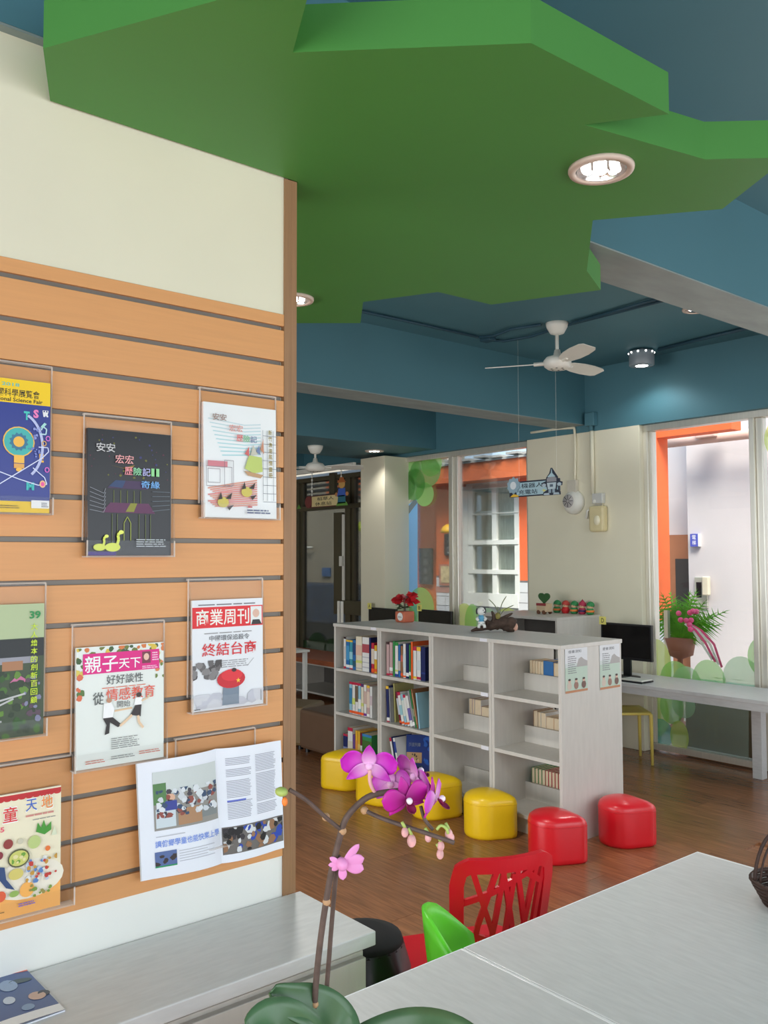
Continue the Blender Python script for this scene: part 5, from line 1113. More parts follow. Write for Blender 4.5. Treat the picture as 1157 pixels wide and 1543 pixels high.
row_of(0, 0, [('navy', 0.055, 0.19, ((0.0, 0.1, W_), (0.92, 1.0, RD), (0.3, 0.5, (120, 130, 170)))), ('white', 0.060, 0.245, ((0.9, 1.0, RD), (0.3, 0.6, (214, 206, 190))), 0), ('purple', 0.030, 0.20, ((0.1, 0.3, W_),)), ('yellow', 0.028, 0.235, ((0.3, 0.7, (226, 150, 70)),)), ('yellow', 0.028, 0.235, ((0.2, 0.6, (236, 200, 110)),)), ('maroon', 0.022, 0.225, ((0.3, 0.6, W_),)), ('green', 0.110, 0.225, ((0.92, 1.0, (60, 130, 190)), (0.5, 0.8, (70, 110, 50))))], 0.05)
row_of(1, 0, [('white', 0.022, 0.25, ((0.9, 1.0, RD), (0.1, 0.4, OR)), -14), ('navy', 0.014, 0.26, ((0.05, 0.3, W_),), -14), ('white', 0.022, 0.255, ((0.1, 0.3, (236, 180, 150)), (0.6, 0.9, BL)), -14)], 0.105)
# big blue picture book leaning face-out on the bottom shelf of the second bookcase
a = PY(592, 1105, BY0+0.06)
o = thing('picture_book', 'large dark blue picture book facing out on the second bookcase bottom shelf', 'book', (-4.50, BY0+0.09, ZS[0]), group='books in the bookcases')
box(-0.125, 0.125, 0, 0.010, 0, 0.27).build('cover', flat((26, 52, 120), 0.35), o, local=True); box(-0.122, 0.122, 0.010, 0.014, 0.003, 0.267).build('pages', M_page, o, local=True)
s = Sheet(o, (-0.125, -0.0001, 0), (1, 0, 0), (0, 0, 1), 0.25, 0.27)
s.rect(0.02, 0.30, 0.66, 0.56, (176, 140, 100), 'cover_picture'); s.blobs(0.05, 0.32, 0.62, 0.54, 8, [(60, 54, 50), (206, 180, 140)], 0.03, 0.06, 61); s.rect(0.0, 0.03, 0.7, 0.24, (40, 70, 110), 'cover_picture'); s.blobs(0.02, 0.04, 0.68, 0.22, 10, [(150, 190, 200), (20, 30, 60)], 0.02, 0.05, 62); s.text('海底列車', 0.12, 0.70, 0.62, 0.80, (120, 130, 150))
s.blobs(0.7, 0.2, 0.98, 0.95, 10, [(30, 84, 170)], 0.04, 0.09, 63)
o.rotation_euler = (math.radians(-8), math.radians(-8), 0); o.location.z += 0.019
# books standing on the far side of the two open bookcases, page edges towards us
ym = (BY0+BY1)/2+0.014
row_of(2, 1, [('white', 0.030, 0.205, ()), ('pink', 0.020, 0.205, ()), ('white', 0.060, 0.205, ()), ('pink', 0.10, 0.165, ()), ('orange', 0.07, 0.17, ())], 0.03, ym, 'back', 0.16)
row_of(3, 2, [('cream', 0.020, 0.185, ()), ('peach', 0.020, 0.185, ()), ('cream', 0.020, 0.185, ()), ('peach', 0.022, 0.185, ()), ('cream', 0.022, 0.185, ()), ('blue', 0.080, 0.19, ()), ('peach', 0.045, 0.185, ()), ('cream', 0.060, 0.185, ()), ('peach', 0.060, 0.185, ()), ('cream', 0.060, 0.18, ())], 0.03, ym, 'back', 0.14)
row_of(3, 1, [('brown', 0.035, 0.20, ()), ('cream', 0.022, 0.195, ()), ('white', 0.040, 0.195, ()), ('peach', 0.060, 0.175, ()), ('peach', 0.060, 0.175, ()), ('cream', 0.060, 0.175, ()), ('red', 0.04, 0.19, ())], 0.055, ym, 'back', 0.15)
row_of(3, 0, [('green', 0.026, 0.195, ()), ('green', 0.026, 0.195, ()), ('green', 0.026, 0.195, ()), ('green', 0.026, 0.195, ()), ('red', 0.024, 0.195, ()), ('red', 0.024, 0.195, ()), ('red', 0.024, 0.195, ()), ('red', 0.024, 0.195, ()), ('red', 0.024, 0.195, ()), ('grey', 0.028, 0.195, ()), ('grey', 0.028, 0.195, ()), ('grey', 0.028, 0.195, ()), ('grey', 0.028, 0.195, ()), ('grey', 0.028, 0.195, ())], 0.035, ym, 'back', 0.14)
# two notices taped on the end panel
def notice(px, label, title):
    tl, tr, br, bl = [PX(*q, UX[4]+0.0005) for q in px]
    y0, y1 = (tl.y+bl.y)/2, (tr.y+br.y)/2; z1, z0 = (tl.z+tr.z)/2, (bl.z+br.z)/2; w, h = y1-y0, z1-z0
    o = box(UX[4]+0.0003, UX[4]+0.0013, y0, y1, z0, z1).build('notice', flat((206, 214, 212))); tag(o, label, 'notice', 'notices on the bookcase end')
    s = Sheet(o, (0.0006, -w/2, 0), (0, 1, 0), (0, 0, 1), w, h, 0.0003)
    s.rect(0, 0.05, 1, 0.55, (186, 206, 190), 'green_field'); s.rect(0, 0, 1, 0.05, (190, 130, 90), 'brown_band'); s.rect(0, 0.64, 1, 1, (220, 222, 226), 'pale_sky')
    s.poly([(0.5, 0.55), (0.6, 0.72), (0.72, 0.76), (0.85, 0.70), (1, 0.66), (1, 0.55)], (170, 166, 164), 'hill')
    s.text(title, 0.14, 0.86, 0.72, 0.925, (84, 84, 90), 0.01); s.lines(0.12, 0.42, 0.52, 0.82, 9, (130, 132, 136), 0.4)
    for u, c_ in ((0.18, (206, 190, 176)), (0.48, (150, 110, 96)), (0.82, (110, 76, 66))):
        s.oval(u, 0.15, 0.10, 0.085, c_, 'figure_body', 12); s.oval(u, 0.26, 0.06, 0.045, (214, 176, 156), 'figure_head', 12); s.oval(u, 0.285, 0.06, 0.025, (60, 44, 42), 'figure_hair', 10)
notice(((850, 976), (884.5, 972), (885, 1040), (852.5, 1045.5)), 'left of two pale green notices on the bookcase end panel', '借書須知')
notice(((903, 971), (933, 968), (934, 1035), (904, 1039.5)), 'right of two pale green notices on the bookcase end panel', '還書須知')
# poinsettia in a terracotta pot
c = PZ(601, 938, TOPZ)
o = thing('potted_poinsettia', 'red poinsettia in a square terracotta pot on the bookcase', 'plant', (c.x, c.y+0.06, TOPZ))
MB().prism([(-0.055, -0.055), (0.055, -0.055), (0.055, 0.055), (-0.055, 0.055)], 0, 0.085).build('pot', mat('terracotta', (196, 104, 74), 0.7, var=0.1), o, local=True, bevel=0.012)
MB().lathe([(0.032, -0.0575), (0.03, -0.0585), (0, -0.0585)], (0.01, 0, 0.045), 20, 'Y').build('round_tag', flat((232, 230, 226)), o, local=True)
sheet = Sheet(o, (-0.012, -0.059, 0.038), (1, 0, 0), (0, 0, 1), 0.044, 0.014); sheet.lines(0, 0, 1, 1, 2, (90, 90, 90))
rp_ = random.Random(8)
for i in range(40):
    t = 2*PI*i/40*3.1; r_ = 0.012+0.085*rp_.random(); z = 0.15+0.06*rp_.random()
    d = Vector((math.cos(t), math.sin(t), 0.35-0.7*rp_.random())).normalized(); p = Vector((r_*0.6*math.cos(t), r_*0.6*math.sin(t), z)); sd = d.cross(VI+Vector((rp_.random()-0.5, rp_.random()-0.5, rp_.random()))).normalized()*0.02
    MB().add([p, p+d*0.035+sd*1.25, p+d*0.075, p+d*0.035-sd*1.25], [(0, 1, 2, 3)]).build('red_bract', mat('poinsettia_red', (190, 22, 32), 0.5, var=0.2), o, local=True)
for i in range(16):
    t = 2*PI*i/16; z = 0.10+0.05*rp_.random(); d = Vector((math.cos(t), math.sin(t), 0.1)); p = Vector((0.02*math.cos(t), 0.02*math.sin(t), z)); sd = Vector((-math.sin(t), math.cos(t), 0.3))*0.022
    MB().add([p, p+d*0.025+sd, p+d*0.055-Vector((0, 0, 0.015)), p+d*0.025-sd], [(0, 1, 2, 3)]).build('green_leaf', mat('poinsettia_green', (70, 86, 50), 0.5, var=0.2), o, local=True)
MB().tube([(0, 0, 0.08), (0, 0, 0.19)], 0.008, 6).build('stalk', M_stem, o, local=True)
# driftwood with a small air plant, and the puppy figurine
c = PZ(740, 953, TOPZ)
o = thing('driftwood', 'dark driftwood piece with thin air plant leaves on the bookcase', 'driftwood', (c.x, c.y+0.05, TOPZ))
M_dw = mat('driftwood_bark', (70, 52, 42), 0.8, var=0.4, scale=40, bump=0.6)
rd = random.Random(3)
def gnarl(pts, rs, name, m=M_dw):
    P = smooth([Vector(p) for p in pts], 4); n = len(P)
    R_ = []
    for i in range(n):
        t = i/(n-1)*(len(rs)-1); j = min(int(t), len(rs)-2); R_.append((rs[j]+(rs[j+1]-rs[j])*(t-j))*(0.85+0.3*rd.random()))
    MB().tube(P, R_, 9).build(name, m, o, True, local=True)
ex = CR.normalized(); e = lambda a, b, z: (ex.x*a-ex.y*b*0, ex.y*a+b, z)
gnarl([e(-0.17, 0, 0.008), e(-0.10, 0, 0.028), e(-0.03, 0, 0.045), e(0.03, 0, 0.058), e(0.09, 0.0, 0.062), e(0.125, 0, 0.05)], [0.006, 0.02, 0.034, 0.036, 0.040, 0.034], 'log')
gnarl([e(0.02, 0, 0.06), e(0.05, 0, 0.04), e(0.09, 0, 0.026), e(0.12, 0, 0.022)], [0.03, 0.03, 0.026, 0.022], 'root')
gnarl([e(-0.05, 0, 0.05), e(-0.07, 0, 0.08), e(-0.10, 0, 0.092)], [0.02, 0.012, 0.004], 'twig'); gnarl([e(0.03, 0, 0.08), e(0.07, 0, 0.105), e(0.11, 0, 0.125)], [0.02, 0.012, 0.004], 'twig'); gnarl([e(-0.02, 0, 0.06), e(-0.015, 0, 0.10), e(-0.03, 0, 0.14)], [0.02, 0.014, 0.005], 'twig')
MB().ball(e(0.13, -0.01, 0.035), 0.022, 0.022, 0.028, 10, 8).build('cut_end', mat('pale_cut_wood', (206, 160, 140), 0.8, var=0.2), o, True, local=True)
for (a, z1, bend) in ((-0.07, 0.22, -0.05), (0.05, 0.24, 0.05), (0.10, 0.18, 0.05), (-0.01, 0.17, -0.01)):
    MB().tube(smooth([Vector(e(0.02, 0, 0.10)), Vector(e(0.02+a*0.35, 0, 0.10+(z1-0.10)*0.6)), Vector(e(0.02+a, 0, z1))]), [0.003]*8+[0.001], 6).build('thin_leaf', mat('air_plant', (110, 120, 84), 0.6), o, True, local=True)
MB().ball(e(0.01, 0, 0.105), 0.02, 0.02, 0.025, 10, 7).build('plant_base', mat('air_plant_base', (130, 120, 60), 0.7, var=0.3), o, True, local=True)
c2 = PZ(721, 946, TOPZ)
o = thing('puppy_figurine', 'small white puppy figurine in a blue shirt on the driftwood', 'figurine', (c.x+ex.x*-0.075, c.y-0.0+ex.y*-0.075+0.012, TOPZ+0.045))
o.location.y -= 0.0
Wf = mat('figurine_white', (226, 226, 222), 0.4); Bf = mat('figurine_black', (34, 34, 38), 0.4); Sf = mat('figurine_blue', (90, 160, 196), 0.5)
def vb(a, b, z): return (ex.x*a+CF.x*b, ex.y*a+CF.y*b, z)
MB().ball(vb(0, 0, 0.045), 0.024, 0.024, 0.03, 12, 8).build('shirt', Sf, o, True, local=True)
MB().ball(vb(0, 0, 0.018), 0.024, 0.022, 0.02, 12, 8).build('hips', Wf, o, True, local=True)
MB().ball(vb(0, -0.003, 0.096), 0.027, 0.026, 0.028, 14, 9).build('head', Wf, o, True, local=True)
MB().ball(vb(0.012, -0.022, 0.088), 0.014, 0.013, 0.011, 10, 7).build('muzzle', Wf, o, True, local=True); MB().ball(vb(0.018, -0.034, 0.091), 0.005, n=8, m=6).build('nose', Bf, o, True, local=True)
MB().ball(vb(-0.027, 0, 0.096), 0.007, 0.010, 0.022, 9, 7).build('ear', Bf, o, True, local=True); MB().ball(vb(0.027, 0.004, 0.098), 0.007, 0.010, 0.020, 9, 7).build('ear', Bf, o, True, local=True); MB().ball(vb(0.012, -0.025, 0.104), 0.004, n=8, m=6).build('eye', Bf, o, True, local=True)
for a in (-1, 1):
    MB().tube([vb(a*0.02, -0.005, 0.058), vb(a*0.03, -0.015, 0.045), vb(a*0.022, -0.03, 0.04)], 0.009, 8).build('arm', Wf, o, True, local=True); MB().tube([vb(a*0.012, -0.01, 0.012), vb(a*0.018, -0.03, 0.002), vb(a*0.02, -0.034, -0.012)], 0.010, 8).build('leg', Wf, o, True, local=True)

# ================================================================== STOOLS
def pouf(cx, cy, tipang, m, label, h=0.232, r=0.130, tip=0.206):
    """petal-shaped padded stool: round on one side, drawn to a corner on the other"""
    o = thing('petal_stool', label, 'stool', (cx, cy, 0), tipang, 'petal-shaped vinyl stools by the bookcases')
    out = []
    n = 44
    for k in range(n):
        a = 2*PI*k/n
        b = abs((a+PI) % (2*PI)-PI)
        q = None
        if q is None:
            # tangent lines from the tip to the circle
            al = math.acos(r/tip); q = r/math.cos(max(0, al-b)) if b < al else r
            q = min(q, tip*0.93)
        out.append((q*math.cos(a), q*math.sin(a)))
    levels = [(0.93, 0.0), (0.985, 0.012), (1.0, 0.03), (1.0, h-0.035), (0.985, h-0.016), (0.94, h-0.002), (0.80, h+0.012), (0.5, h+0.026), (0.2, h+0.032)]
    vs = [(x*s_, y*s_, z) for s_, z in levels for x, y in out]; fs = []
    for i in range(len(levels)-1): fs += [(i*n+k, i*n+(k+1) % n, (i+1)*n+(k+1) % n, (i+1)*n+k) for k in range(n)]
    fs.append(tuple(range((len(levels)-1)*n, len(levels)*n))); fs.append(tuple(range(n-1, -1, -1)))
    MB().add(vs, fs).build('cushion', m, o, True, local=True)
    s_ = MB(); L = [(x*1.002, y*1.002, h-0.034) for x, y in out]; s_.tube(L+[L[0]], 0.0022, 5, False); s_.build('seam', m, o, True, local=True)
    MB().add([(x*0.86, y*0.86, -0.0) for x, y in out]+[(x*0.86, y*0.86, 0.006) for x, y in out], [tuple(range(n))]+[(k, (k+1) % n, n+(k+1) % n, n+k) for k in range(n)]).build('base_board', M_blk, o, local=True)
    return o
pouf(-3.105, 3.755, imr-0.45, M_red, 'red petal-shaped stool in front of the bookcase corner')
pouf(-3.017, 4.265, imr-0.40, M_red, 'red petal-shaped stool against the bookcase end panel')
pouf(-3.62, 3.775, imr-0.45, M_yel, 'yellow petal-shaped stool in front of the rightmost bookcase')
pouf(-4.10, 3.785, imr-0.2, M_yel, 'yellow petal-shaped stool in front of the third bookcase')
pouf(-4.52, 3.74, imr+PI, M_yel, 'yellow petal-shaped stool half hidden behind the orchid flowers')
pouf(-4.98, 3.78, imr+PI+0.2, M_yel, 'leftmost yellow petal-shaped stool in front of the first bookcase')
# taupe ottomans at the far left
def ottoman(px, w, d, h, label, rz=0.0, m=M_taupe):
    c = PZ(*px, 0)
    o = thing('ottoman', label, 'ottoman', (c.x, c.y, 0), rz, 'taupe ottomans in the reading corner')
    box(-w/2, w/2, 0, d, 0.03, h).build('body', m, o, local=True, bevel=0.03)
    for a in (-1, 1):
        for b in (0.05, d-0.05): MB().lathe([(0.02, 0), (0.02, 0.03), (0, 0.03)], (a*(w/2-0.06), b, 0), 10).build('foot', M_blk, o, local=True)
    return o
ottoman((482, 1142), 0.62, 0.5, 0.36, 'dark taupe ottoman left of the bookcases', 0.0)
ottoman((425, 1128), 0.42, 0.42, 0.36, 'taupe ottoman partly hidden behind the magazine wall edge', 0.5, mat('tan_vinyl', (122, 98, 64), 0.5))
c = PZ(450, 1062, 0.0); o = thing('floor_mat', 'dark maroon and grey floor mat in the reading corner', 'mat', (-7.7, 4.7, 0))
box(-8.6, -7.3, 4.1, 5.4, 0.0, 0.02).build('mat_panel', mat('maroon_mat', (96, 50, 62), 0.8), o, bevel=0.004); box(-7.29, -6.6, 4.1, 5.4, 0.0, 0.02).build('mat_panel', mat('grey_mat', (70, 70, 66), 0.8), o, bevel=0.004)
# window bench with orange-brown top
o = thing('window_bench', 'long low window bench with orange-brown seat under the far window', 'bench', (-9.2, 6.1, 0))
box(-11.0, -7.80, 5.75, 6.38, 0.40, 0.455).build('seat_board', mat('orange_brown_board', (176, 96, 60), 0.5, var=0.1, stretch=(1, 8, 8)), o, bevel=0.004)
box(-11.0, -7.80, 5.76, 6.38, 0.385, 0.40).build('seat_edge', M_case, o)
box(-11.0, -7.80, 5.76, 6.38, 0.06, 0.08).build('bottom_board', M_case, o)
for x in (-10.9, -9.9, -8.85, -7.84): box(x, x+0.03, 5.77, 6.38, 0.0, 0.40).build('divider', M_case, o)
box(-11.0, -7.80, 6.33, 6.37, 0.08, 0.385).build('back_board', mat('dark_back_board', (90, 86, 82), 0.7), o)
# white side table
c = PZ(467, 979, 0.62)
o = thing('white_side_table', 'white side table corner showing beside the magazine wall', 'table', (c.x-0.4, c.y-0.3, 0))
box(-0.40, 0.40, -0.30, 0.30, 0.595, 0.62).build('tabletop', M_white, o, local=True, bevel=0.004)
for a in (-1, 1):
    for b in (-1, 1): box(a*0.36-0.02, a*0.36+0.02, b*0.26-0.02, b*0.26+0.02, 0, 0.595).build('leg', M_white, o, local=True)

# ================================================================== COMPUTER DESKS
DZ = 0.655
def desk(x0, x1, label, legs, yb=6.30):
    o = thing('computer_desk', label, 'desk', ((x0+x1)/2, 6.05, 0), group='computer desks along the windows')
    box(x0, x1, 5.735, yb, DZ-0.028, DZ).build('desktop', M_lam, o, bevel=0.003)
    box(x0, x1, 5.745, 5.765, DZ-0.078, DZ-0.028).build('apron', M_lam, o)
    for x in legs: box(x-0.037, x+0.037, yb-0.10, yb-0.025, 0, DZ-0.028).build('leg', M_lam, o, bevel=0.002)
    return o
dk = desk(-4.60, -2.0, 'pale computer desk in front of the right window', (-4.55, -3.20, -2.1))
for px0 in (1073, 1100):
    a = PZ(px0+2, 1021+(px0-1073)*0.09, DZ); b = PZ(px0+22, 1023+(px0-1073)*0.09, DZ)
    box(min(a.x, b.x), max(a.x, b.x), a.y-0.02, a.y+0.012, DZ, DZ+0.001).build('cable_slot', mat('slot_brown', (120, 96, 74), 0.6), dk)
desk(-7.70, -5.80, 'pale computer desk behind the bookcases by the left window', (-7.6, -5.9), 6.08)
def monitor(x0, x1, zt, zb, yy, letter, label, rz=0.0):
    w = (x1-x0)/2
    o = thing('monitor', label, 'monitor', ((x0+x1)/2, yy, DZ), rz, 'black computer monitors')
    zt -= DZ; zb -= DZ
    box(-w, w, 0, 0.03, zb, zt).build('casing', M_blk, o, local=True, bevel=0.004)
    box(-w+0.014, w-0.014, -0.0015, 0.0, zb+0.022, zt-0.014).build('screen', M_mblk, o, local=True)
    box(-0.035, 0.035, 0.012, 0.03, 0.012, zb+0.02).build('stand_neck', M_blk, o, local=True)
    MB().lathe([(0, 0), (0.11, 0), (0.11, 0.008), (0.03, 0.016), (0, 0.016)], (0, 0.02, 0), 24, sx=1, sy=0.75).build('stand_foot', M_blk, o, True, local=True)
    tg = box(-w-0.012, -w+0.055, -0.004, -0.0015, zt-0.018, zt+0.048).build('letter_tag', flat((236, 226, 120)), o, local=True)
    s = Sheet(o, (-w-0.012, -0.0042, zt-0.018), (1, 0, 0), (0, 0, 1), 0.067, 0.066, 0.0004); s.text(letter, 0.3, 0.22, 0.72, 0.78, (50, 46, 30), 0.01)
    return o
YM = 6.02
def mx(px, py): return PY(px, py, YM)
a, b, c = mx(905, 938), mx(981, 942), mx(981, 998)
monitor(a.x, b.x, (a.z+b.z)/2, c.z, YM, 'D', 'black monitor tagged D on the desk beside the wall pillar')
a, b = mx(630, 918), mx(680, 922); monitor(a.x, b.x, a.z, a.z-0.28, YM, 'B', 'black monitor tagged B behind the middle of the bookcases')
a = mx(555, 915); monitor(a.x, a.x+0.47, a.z, a.z-0.28, YM, 'A', 'black monitor tagged A behind the poinsettia pot')
# keyboard, mouse pad papers
c = PZ(952, 1018, DZ)
o = thing('keyboard', 'black computer keyboard on the desk below monitor D', 'keyboard', (c.x-0.03, 5.87, DZ), 0.0)
box(-0.20, 0.17, -0.06, 0.07, 0, 0.018).build('case', M_blk, o, local=True, bevel=0.004)
kb = MB()
for i in range(13):
    for j in range(4): kb.box(-0.19+i*0.027, -0.168+i*0.027, -0.05+j*0.028, -0.028+j*0.028, 0.018, 0.023)
k_ = kb.build('keys', mat('dark_keys', (44, 44, 48), 0.5), o, local=True); k_['kind'] = 'stuff'
c = PZ(980, 1016, DZ)
o = thing('tablet_device', 'white tablet lying on a dark pad at the desk', 'tablet', (c.x+0.13, 5.86, DZ), 0.0)
box(-0.12, 0.14, -0.08, 0.08, 0, 0.012).build('pad', M_blk, o, local=True, bevel=0.003); box(-0.10, 0.135, -0.07, 0.07, 0.012, 0.022).build('body', M_wpl, o, local=True, bevel=0.003); box(-0.08, 0.115, -0.05, 0.05, 0.022, 0.0226).build('screen', flat((206, 210, 200)), o, local=True)
MB().tube([(0.13, 0.05, 0.01), (0.165, 0.03, 0.012), (0.17, -0.01, 0.012), (0.14, -0.05, 0.01)], 0.004, 6).build('cable', M_blk, o, True, local=True)
for i, (px_, py_) in enumerate(((962, 1001), (972, 1000))):
    o = MB().tube(smooth([PZ(px_, py_+4, DZ+0.004), PZ(px_+6, py_+2, DZ+0.05), PZ(px_+10, py_+6, DZ+0.004)]), 0.003, 6).build('cable', M_wpl, smooth=True); tag(o, ('left' if i == 0 else 'right')+' white cable loop behind the keyboard of monitor D', 'cable')
# yellow stool
c = PZ(983, 1153, 0)
o = thing('yellow_chair', 'pale yellow metal chair under the computer desk', 'chair', (c.x-0.194*CR.x-0.02*CR.y, c.y-0.194*CR.y+0.02*CR.x, 0), imr)
M_yc = mat('pale_yellow_metal', (238, 214, 110), 0.4)
pr = [(0.19, -0.02), (0.19, 0.30), (-0.19, 0.30), (-0.19, -0.02)]
MB().grid(lambda u, v: Vector((-0.19+0.38*u, -0.02+0.32*v, 0.405-0.02*math.sin(PI*u)*math.sin(PI*(0.2+0.8*v)))), 8, 6).build('seat', M_yc, o, True, local=True, solid=0.012)
for x, y in pr: MB().tube([(x*0.93, y, 0.40), (x*0.99, y, 0.385), (x, y-0.0, 0.36), (x*1.02, y, 0.0)], [0.014, 0.016, 0.015, 0.012], 8).build('leg', M_yc, o, True, local=True)
MB().tube([(-0.18, -0.02, 0.40), (-0.18, -0.03, 0.40), (0.18, -0.03, 0.40)], 0.012, 8).build('front_rail', M_yc, o, True, local=True)
# low cabinet against the pillar, with plant pot and dolls
CZ = 1.12
o = thing('low_cabinet', 'grey cabinet behind the bookcases against the wall pillar', 'cabinet', (-5.05, 6.05, 0))
cx0, cx1, cy0, cy1 = -5.55, -4.665, 5.735, 6.34
box(cx0, cx1, cy0, cy1, CZ-0.025, CZ).build('top', M_case, o, bevel=0.002); box(cx0, cx0+0.02, cy0+0.005, cy1, 0, CZ-0.025).build('side_panel', M_case, o); box(cx1-0.02, cx1, cy0+0.005, cy1, 0, CZ-0.025).build('side_panel', M_case, o)
box(cx0+0.02, cx1-0.02, cy1-0.02, cy1, 0, CZ-0.025).build('back_panel', mat('dark_back_board', (90, 86, 82), 0.7), o)
for z in (0.08, 0.42, 0.76): box(cx0+0.02, cx1-0.02, cy0+0.01, cy1-0.02, z-0.02, z).build('shelf', M_case, o)
c = PY(820, 915, 6.05)
o = thing('heart_cactus_pot', 'heart-shaped green leaf plant in a small beige cart pot', 'plant', (c.x, 6.05, CZ))
box(-0.055, 0.055, -0.045, 0.045, 0.02, 0.095).build('pot', mat('beige_pot', (206, 180, 146), 0.7, var=0.1), o, local=True, bevel=0.006); box(-0.055, 0.055, -0.046, -0.0445, 0.075, 0.098).build('pot_rim', mat('red_rim', (150, 56, 60), 0.6), o, local=True)
for x in (-0.03, 0.03): MB().lathe([(0, -0.05), (0.018, -0.05), (0.018, -0.035), (0, -0.035)], (x, 0, 0.018), 14, 'Y').build('wheel', mat('wheel_brown', (110, 70, 50), 0.7), o, local=True); MB().lathe([(0, 0.035), (0.018, 0.035), (0.018, 0.05), (0, 0.05)], (x, 0, 0.018), 14, 'Y').build('wheel', mat('wheel_brown', (110, 70, 50), 0.7), o, local=True)
hp = []
for k in range(30):
    t = 2*PI*k/30; hp.append((0.0042*16*math.sin(t)**3*0.95, 0.145+0.0035*(13*math.cos(t)-5*math.cos(2*t)-2*math.cos(3*t)-math.cos(4*t))))
MB().prism(hp, -0.008, 0.008, 1).build('heart_leaf', mat('heart_leaf', (50, 96, 48), 0.5, var=0.1), o, local=True, bevel=0.004)
dolls = [(839, 'green', (50, 140, 80), (236, 130, 60), 'first'), (852, 'red', (196, 70, 60), (206, 40, 44), 'second'), (865, 'green', (44, 130, 72), (236, 130, 60), 'third'), (877, 'maroon', (180, 50, 80), (60, 40, 90), 'fourth'), (889, 'green', (50, 140, 80), (236, 130, 60), 'fifth')]
for i, (px_, cn, hat, belt, od) in enumerate(dolls):
    c = PY(px_, 915, 6.26)
    o = thing('wooden_doll', '%s of five little round wooden dolls on the cabinet, %s hat' % (od, cn), 'doll', (c.x, 6.26, CZ), 0, 'little dolls on the cabinet')
    MB().lathe([(0.02, 0), (0.032, 0.008), (0.036, 0.03), (0.03, 0.05), (0.024, 0.056)], n=16).build('body', mat('doll_'+cn, hat if cn != 'red' else (206, 40, 44), 0.5), o, True, local=True)
    MB().lathe([(0.0365, 0.022), (0.038, 0.03), (0.0355, 0.040)], n=16).build('sash', mat('sash_%d' % belt[0], belt, 0.5), o, True, local=True)
    MB().ball((0, 0, 0.075), 0.030, 0.030, 0.028, 14, 9).build('head', mat('doll_face', (232, 190, 150), 0.6), o, True, local=True)
    MB().lathe([(0.034, 0.072), (0.036, 0.082), (0.032, 0.098), (0.018, 0.112), (0.0, 0.118 if cn != 'maroon' else 0.135)], (0, 0.006, 0), 16).build('hat', mat('hat_'+cn, hat, 0.6), o, True, local=True)
    for a in (-1, 1): MB().ball((a*0.010, -0.028, 0.073), 0.0035, n=6, m=5).build('eye', Bf, o, True, local=True)
# bookends at the left end of the bookcase, on the bench sill behind
for i, px_ in enumerate((509, 514)):
    a = PY(px_, 937, 5.2); o = MB().box(a.x-0.012, a.x+0.012, 5.2, 5.22, 0, 1.19).build('metal_upright', M_wpl, bevel=0.002)
    tag(o, ('left' if i == 0 else 'right')+' of two thin white posts behind the first bookcase', 'post')

# ================================================================== SIGNS AND WALL DEVICES
def hang(o, xs, y, z0, z1, r=0.0018, chain=False):
    for x in xs:
        if not chain:
            MB().tube([(x, y, z0), (x, y, z1)], r, 5).build('cord', M_wpl, o)
        else:
            n = int((z1-z0)/0.045)
            mb = MB()
            for k in range(n): mb.ball((x, y, z0+0.022+k*0.045), 0.011, 0.011, 0.019, 8, 6)
            mb.tube([(x, y, z0), (x, y, z1)], 0.003, 5)
            mb.build('chain', M_wpl, o, True)
ysg = 5.0
a = PY(767, 750, ysg); b = PY(843, 720, ysg)
o = thing('robot_station_sign', 'pale blue hanging sign with a robot and black lettering', 'sign', ((a.x+b.x)/2, ysg, a.z))
w_, h_ = b.x-a.x, b.z-a.z
box(a.x, b.x, ysg, ysg+0.012, a.z, b.z).build('board', flat((44, 50, 66)), o, bevel=0.01)
s = Sheet(o, (a.x-o.location.x, -0.001, 0), (1, 0, 0), (0, 0, 1), w_, h_, 0.001)
LBc = (170, 200, 210)
s.rect(0.16, 0.08, 0.97, 0.90, LBc, 'sign_face'); s.poly([(0.02, 0.02), (0.1, 0.22), (0.2, 0.10), (0.2, 0.02)], (236, 190, 60), 'yellow_corner')
s.text('機器人', 0.26, 0.54, 0.68, 0.84, (44, 56, 70), 0.01); s.text('充電站', 0.20, 0.14, 0.58, 0.44, (44, 56, 70), 0.01); s.poly([(0.66, 0.30), (0.72, 0.42), (0.70, 0.33), (0.76, 0.32), (0.69, 0.2), (0.70, 0.29)], (230, 220, 110), 'bolt')
cg = (0.11*w_+a.x, b.z-0.03)
MB().prism([(cg[0]+(0.068 if k % 2 else 0.055)*math.cos(2*PI*k/20), cg[1]+(0.068 if k % 2 else 0.055)*math.sin(2*PI*k/20)) for k in range(20)], ysg-0.012, ysg-0.003, 1).build('gear', flat((150, 176, 190)), o)
MB().prism(circle(cg[0], cg[1], 0.03, n=18), ysg-0.014, ysg-0.011, 1).build('gear_hub', flat((226, 232, 236)), o)
rx_ = PY(830, 750, ysg).x; rzb = a.z
def rob(poly, d0, d1, c, name): MB().prism([(rx_+x*0.95, rzb+z*0.64) for x, z in poly], ysg-d0, ysg-d1, 1).build(name, flat(c), o)
rob([(-0.075, -0.005), (0.10, -0.005), (0.10, 0.03), (0.06, 0.06), (0.07, 0.10), (0.115, 0.10), (0.12, 0.14), (0.075, 0.16), (0.075, 0.20), (0.05, 0.25), (0.02, 0.31), (0.005, 0.31), (-0.01, 0.25), (-0.04, 0.20), (-0.045, 0.16), (-0.09, 0.14), (-0.085, 0.10), (-0.04, 0.10), (-0.03, 0.06), (-0.07, 0.03)], 0.006, 0.003, (44, 50, 66), 'robot_outline')
